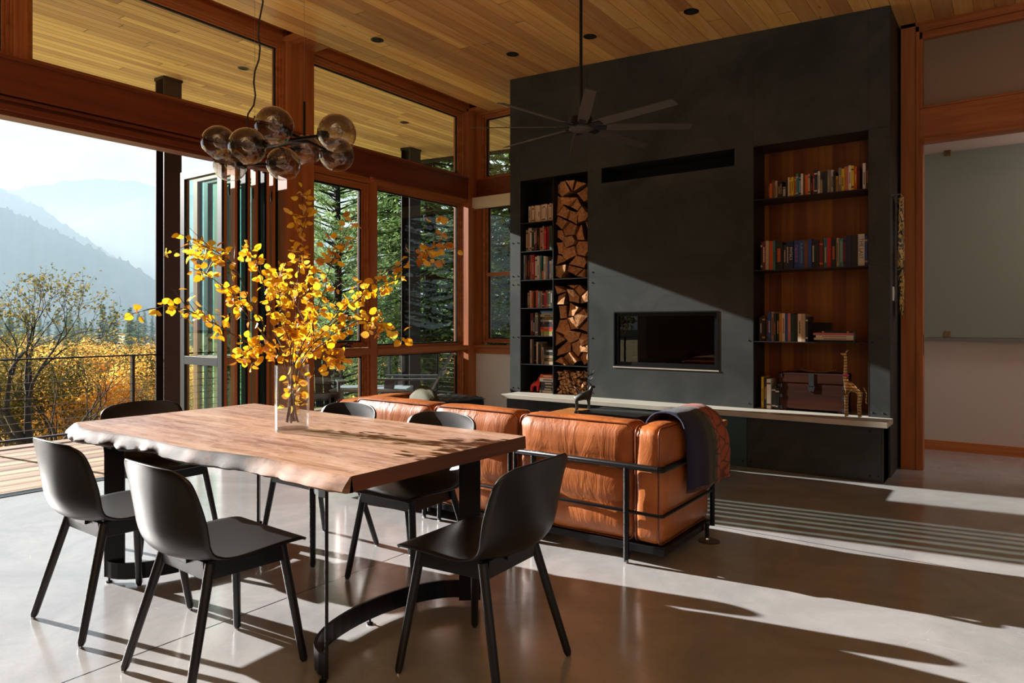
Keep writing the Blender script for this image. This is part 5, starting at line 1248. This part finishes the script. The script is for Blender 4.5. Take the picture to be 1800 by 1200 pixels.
M_gold = leafmat('golden_leaves', [(0, lin((200, 150, 66))), (.5, lin((242, 196, 92))), (1, lin((250, 224, 146)))])
M_dull = leafmat('dull_olive_leaves', [(0, lin((78, 80, 52))), (.6, lin((116, 108, 62))), (1, lin((160, 132, 62)))])
M_shrub = leafmat('yellow_green_leaves', [(0, lin((104, 124, 60))), (.5, lin((178, 184, 80))), (.8, lin((228, 212, 92))), (1, lin((240, 220, 120)))])
M_bbark = plain('dark_tree_bark', lin((34, 29, 27)), .95, vary=.3, bscale=6)
def quad(mb, p, d, s_, L, W): mb.add([p - s_ * W * .5, p + d * L - s_ * W * .25, p + d * L + s_ * W * .25, p + s_ * W * .5], [(0, 1, 2, 3)])
def conifer_mesh(h_, rad, whorls, seed, kind='spruce', nb=6, qw=1.):
    rr = random.Random(seed); tr = MB(); tr.tube([(0, 0, 0), (.02, .03, h_ * .5), (0, 0, h_)], [h_ * .012, h_ * .008, .01], 9); fo = MB()
    for k in range(whorls):
        t = (k + rr.random() * .6) / whorls; z = h_ * (.10 + .89 * t); r_ = rad * (1 - t) ** .8 * rr.uniform(.75, 1.1) + .15
        for b in range(nb):
            if rr.random() < .12: continue
            a = 2 * math.pi * (b + rr.random() * .8) / nb + k * .7; dr = Vector((math.cos(a), math.sin(a), 0)); L = r_ * rr.uniform(.7, 1.1)
            droop = -.28 if kind == 'spruce' else .30
            z2 = z + rr.uniform(-.7, .7) * h_ / whorls
            def P(u, z=z2): return Vector((0, 0, z)) + dr * (L * u) + Vector((0, 0, droop * L * u * u * (1.3 - .7 * u) if kind == 'spruce' else droop * L * u))
            tr.tube([P(0), P(.5), P(1)], [.018 + .006 * L, .012, .004], 4, caps=False)
            nt_ = max(4, int(L * 7.5)); side_ = dr.cross(Vector((0, 0, 1)))
            for q in range(nt_):
                u = .15 + .85 * (q + rr.random()) / nt_; p = P(u)
                if kind == 'spruce':
                    for sg in (-1, 1):
                        d = (side_ * sg * rr.uniform(.6, 1) + dr * rr.uniform(.3, .8) + Vector((0, 0, rr.uniform(-.5, .05)))).normalized(); l_ = (.16 + .30 * (1 - u) * min(1, L / 2)) * rr.uniform(.7, 1.2)
                        nn = d.cross(Vector((rr.uniform(-.3, .3), rr.uniform(-.3, .3), 1))).normalized()
                        for w_ in range(4):
                            f = w_ / 4; pp = p + d * (l_ * f); dd = (d + nn * rr.choice((-1, 1)) * rr.uniform(.4, .9) + Vector((0, 0, rr.uniform(-.4, .2)))).normalized(); quad(fo, pp, dd, dd.cross(Vector((0, 0, 1))).normalized(), l_ * .5 * qw, .055 * qw)
                        quad(fo, p, d, nn, l_, .07 * qw)
                elif u > .28:
                    c_ = p + Vector((rr.uniform(-.1, .1), rr.uniform(-.1, .1), rr.uniform(-.02, .12)))
                    for w_ in range(16):
                        d = Vector((rr.uniform(-1, 1), rr.uniform(-1, 1), rr.uniform(-.5, 1))).normalized() + dr * .5; d.normalize(); quad(fo, c_, d, d.orthogonal().normalized(), rr.uniform(.12, .2), .018)
    return tr, fo
def crown_mesh(n_, R3, leaf_, seed, lumps=7, hollow=.35):
    rr = random.Random(seed); fo = MB(); L = [(Vector((rr.uniform(-.6, .6) * R3[0], rr.uniform(-.6, .6) * R3[1], rr.uniform(-.65, .75) * R3[2])), rr.uniform(.32, .55)) for _ in range(lumps)]
    for k in range(n_):
        c_, s_ = L[rr.randrange(lumps)]; d = Vector((rr.gauss(0, 1), rr.gauss(0, 1), rr.gauss(0, 1))).normalized() * (hollow + (1 - hollow) * rr.random() ** .5)
        p = c_ + Vector((d.x * R3[0], d.y * R3[1], d.z * R3[2])) * s_; q = Vector((rr.uniform(-1, 1), rr.uniform(-1, 1), rr.uniform(-.6, 1))).normalized(); quad(fo, p, q, q.orthogonal().normalized(), leaf_ * rr.uniform(.7, 1.3), leaf_ * .8)
    return fo
def limb_tree(h_, seed, depth=5, r0=.17, spread=.6, leaves=0, leaf_=.06, gnarl=.25):
    rr = random.Random(seed); tr = MB(); tips = []
    def grow(p, d, L, r_, k):
        pts = [p]; q = p.copy(); dd = d.copy(); n_ = 4
        for i in range(n_):
            dd = (dd + Vector((rr.uniform(-1, 1), rr.uniform(-1, 1), rr.uniform(-.5, .8))) * gnarl).normalized(); q = q + dd * (L / n_); pts.append(q.copy())
        r1 = r_ * .62; tr.tube(pts, [r_ + (r1 - r_) * i / n_ for i in range(n_ + 1)], 7 if k < 2 else (5 if k < 4 else 3), caps=False)
        if k >= depth - 2: tips.extend(pts[1:])
        if k < depth:
            for c_ in range(2 if k == 0 else rr.choice((2, 3, 3))):
                nd = (dd + Vector((rr.uniform(-1, 1), rr.uniform(-1, 1), rr.uniform(-.25, .7))).normalized() * spread * rr.uniform(.7, 1.3)).normalized(); grow(q if c_ < 2 else pts[-2], nd, L * rr.uniform(.62, .85), r1 * rr.uniform(.7, .95), k + 1)
    grow(Vector((0, 0, 0)), Vector((rr.uniform(-.1, .1), rr.uniform(-.1, .1), 1)).normalized(), h_ * .27, r0, 0)
    fo = MB()
    for k in range(leaves):
        p = rr.choice(tips) + Vector((rr.gauss(0, 1), rr.gauss(0, 1), rr.gauss(0, 1))) * .12; q = Vector((rr.uniform(-1, 1), rr.uniform(-1, 1), rr.uniform(-1, 1))).normalized(); quad(fo, p, q, q.orthogonal().normalized(), leaf_ * rr.uniform(.7, 1.4), leaf_ * .8)
    return tr, fo
def make_tree(name, tr, fo, m_, loc, s_, label, cat, group=None, rz=0, trname='trunk'):
    e = empty(name, loc, rz, label, cat, group); e.scale = (s_, s_, s_)
    if tr and tr.v: tr.build(trname, M_bbark, e, smooth=True, recalc=False)
    if fo and fo.v: fo.build('foliage', m_, e, recalc=False)
    return e
def put(proto, px, D, s_, label, group=None, zoff=0, rz=None, first=False, row_=None):
    p = at(px, 567, D); o = proto if first else copy_tree(proto); o.location = (p.x, p.y, gz(p.x, p.y) + zoff); o.scale = (s_, s_, s_ * (1 if row_ is None else row_)); o.rotation_euler.z = rz if rz is not None else px * .37
    tag(o, label); 
    if group: o['group'] = group
    return o
# near conifers behind the corner windows
sp1 = make_tree('spruce_tree', *conifer_mesh(17, 3.1, 62, 3, 'spruce', 8), M_needle, (0, 0, 0), 1, 'dark spruce whose trunk stands right of the far steel post', 'tree', 'spruces behind the corner windows')
GS = 'spruces behind the corner windows'
put(sp1, 757, 16.5, 1.0, 'dark spruce whose trunk stands right of the far steel post', GS, first=True)
put(sp1, 690, 20.5, 1.0, 'dark spruce left of the far steel post, seen in the wide window', GS)
put(sp1, 905, 17.5, 1.05, 'dark spruce filling the narrow window beside the bookcase', GS)
put(sp1, 842, 24, 1.15, 'dark spruce standing behind the corner post of the windows', GS)
for i, (x, y, w_) in enumerate(((-1.5, 17, 'straight behind the steel wall'), (2.5, 19, 'behind the hall side of the house'), (7, 18, 'off the corner of the house'), (12, 22, 'farthest round the back of the house'), (4, 30, 'second row behind the house'), (-2, 32, 'second row behind the steel wall'))):
    o = copy_tree(sp1); o.location = (x, y, -3.2); o.scale = (1.1,) * 3; tag(o, 'spruce ' + w_ + ', hidden from the room')
put(sp1, 960, 27, 1.2, 'spruce behind the narrow window mostly hidden by the steel fireplace', GS)
pn = make_tree('pine_tree', *conifer_mesh(12.5, 2.5, 40, 9, 'pine', 8), M_pneedle, (0, 0, 0), 1, 'light green long-needled pine filling the casement window', 'tree')
put(pn, 592, 15, .86, 'light green long-needled pine filling the casement window', first=True)
pn2 = put(pn, 545, 24, .78, 'smaller pine glimpsed between the folded doors and the wooden post')
# understorey seen under the window rail
sh = make_tree('yellow_shrub', limb_tree(2.2, 5, 3, .03, .8)[0], crown_mesh(2600, (1.5, 1.5, 1.2), .07, 31, 9, .1), M_shrub, (0, 0, 0), 1, 'x', 'shrub', None, trname='stems')
SHR = [(560, 13, 'behind the black deck chair'), (612, 14.5, 'under the casement window'), (655, 12.8, 'behind the low outdoor table'), (700, 14.2, 'behind the grey deck chair arms'), (745, 13.2, 'behind the grey deck chair back'),
       (790, 13.8, 'at the corner of the railing'), (850, 13.4, 'under the narrow window'), (890, 16.4, 'farther back beside the bookcase'), (630, 18.6, 'deeper in under the pine'), (725, 19.3, 'deeper in between the spruces'), (800, 18.8, 'deeper in right of the spruce trunk'), (575, 20.4, 'deepest, beyond the pine trunk')]
for i, (px, D, w_) in enumerate(SHR):
    o = put(sh, px, D, 1.15 if D < 15 else 1.5, 'yellow-green shrub outside the corner windows, ' + w_, 'yellow-green shrubs below the deck', zoff=1.0 + .5 * (i % 3) * .6, first=(i == 0))
# old bare trees in the open doorway view
t1 = make_tree('gnarled_tree', *limb_tree(11.2, 12, 6, .34, .62, 1500, .085), M_dull, (0, 0, 0), 1, 'large dark gnarled tree with thin olive leaves beyond the railing', 'tree')
put(t1, 62, 26, 1.0, 'large dark gnarled tree with thin olive leaves beyond the railing', first=True, rz=.6)
t2 = make_tree('gnarled_tree', *limb_tree(10.4, 27, 6, .22, .6, 500, .08), M_dull, (0, 0, 0), 1, 'x', 'tree')
put(t2, 10, 24, .9, 'darker bare tree left of the big gnarled one, partly cut by the frame', first=True, rz=1.2)
t3 = make_tree('bare_tree', *limb_tree(9.0, 41, 6, .13, .5, 450, .07, .18), M_dull, (0, 0, 0), 1, 'x', 'tree')
put(t3, 247, 40, 1.0, 'thin bare tree right beside the near steel post, beyond the railing', first=True, rz=.2)
put(t3, 205, 46, .86, 'thin bare tree in front of the golden grove, left of the railing post', rz=2.2)
put(t3, 300, 42, .95, 'thin bare tree between the steel post and the folded doors', rz=3.0)
# thicket at the foot of the view
th_ = make_tree('thicket', limb_tree(3.6, 61, 5, .05, .8, 0)[0], crown_mesh(1500, (2.0, 2.0, 1.5), .07, 62, 8, .1), leafmat('dusty_grey_leaves', [(0, lin((84, 80, 72))), (.7, lin((118, 108, 86))), (1, lin((170, 140, 80)))]), (0, 0, 0), 1, 'x', 'shrub', trname='stems')
k = 0; rr_ = random.Random(8)
for D in (27, 33, 40, 47):
    for px in range(-60, 330, 44 if D < 40 else 34):
        o = put(th_, px + rr_.uniform(-10, 10), D + rr_.uniform(-2, 2), 1.25, 'grey leafless thicket on the slope below the deck railing', 'grey thickets on the slope below the deck', zoff=1.1 + rr_.uniform(-.3, .5), first=(k == 0)); k += 1
# golden grove
gd = make_tree('golden_tree', limb_tree(7, 71, 4, .12, .5)[0], crown_mesh(3400, (2.6, 2.6, 3.6), .17, 72, 12, .25), M_gold, (0, 0, 0), 1, 'x', 'tree', 'golden autumn trees on the valley floor')
for c_ in gd.children:
    if c_.name.startswith('foliage'): c_.location.z = 5.2
k = 0
for D, lo, hi, n_ in ((54, -60, 330, 10), (62, -60, 330, 11), (72, -60, 330, 12), (84, -60, 330, 13), (100, -60, 330, 14), (22, 560, 560, 0), (60, 540, 900, 9), (80, 540, 900, 9)):
    for i in range(n_):
        px = lo + (hi - lo) * (i + rr_.random()) / n_; put(gd, px, D + rr_.uniform(-4, 4), rr_.uniform(.74, .95) * (1.0 if D < 70 else 1.08), 'golden-leaved autumn tree in the grove on the valley floor', 'golden autumn trees on the valley floor', first=(k == 0), rz=rr_.uniform(0, 6)); k += 1
dl = make_tree('olive_tree', limb_tree(7, 81, 4, .14, .5)[0], crown_mesh(3200, (3.2, 3.2, 3.4), .16, 82, 10, .2), M_dull, (0, 0, 0), 1, 'x', 'tree')
for c_ in dl.children:
    if c_.name.startswith('foliage'): c_.location.z = 5.6
for i, (px, D, w_) in enumerate(((100, 50, 'right behind the big gnarled tree'), (30, 52, 'behind the bare tree at the frame edge'), (-30, 48, 'at the very edge of the frame'), (130, 66, 'between the gnarled tree and the golden grove'), (255, 58, 'behind the thin bare tree by the post'))):
    put(dl, px, D, 1.12, 'dull olive leafy tree ' + w_, 'dull olive trees', first=(i == 0), rz=i * 1.7, zoff=-.2)
for i, (x, y, w_) in enumerate(((-19, -16, 'nearest'), (-24, -24, 'second nearest'), (-17, -30, 'third nearest'), (-30, -15, 'farther downhill'), (-27, -36, 'fourth nearest'), (-38, -28, 'far downhill'), (-20, -44, 'far back'), (-13, -23, 'closest to the house wall'))):
    o = copy_tree(dl); o.location = (x, y, gz(x, y) - .2); o.scale = (1.3,) * 3; o.rotation_euler.z = i * 1.3; tag(o, 'dull olive tree reflected in the firebox glass, ' + w_ + ' of that clump')
# distant conifers
sp2 = make_tree('distant_conifer', *conifer_mesh(15, 2.7, 30, 15, 'spruce', 9, 2.6), M_needle, (0, 0, 0), 1, 'x', 'tree', 'hazy conifers across the valley')
k = 0
for D, n_ in ((125, 12), (150, 14), (185, 16), (230, 18)):
    for i in range(n_):
        px = -80 + 430 * (i + rr_.random()) / n_ if rr_.random() < .75 else 540 + 380 * rr_.random()
        put(sp2, px, D + rr_.uniform(-10, 10), rr_.uniform(.72, 1.0) * (.85 + D / 900), 'hazy blue-green conifer in the tree line across the valley', 'hazy conifers across the valley', first=(k == 0), rz=rr_.uniform(0, 6)); k += 1
# valley haze
m = bpy.data.materials.new('valley_haze'); m.use_nodes = True; nt = NT(m.node_tree); nt.n.clear(); out = nt.add('ShaderNodeOutputMaterial')
vsn = nt.add('ShaderNodeVolumeScatter', {'Color': (.28, .42, .62, 1), 'Density': .0012, 'Anisotropy': .0}); nt.l.new(vsn.outputs[0], out.inputs['Volume'])
hz = MB().box(-6000, -62, 6, 6000, -30, 300).build('valley_haze', m); tag(hz, 'thin blue haze hanging over the valley and mountains', 'haze', kind='stuff')
SC.cycles.volume_bounces = 2
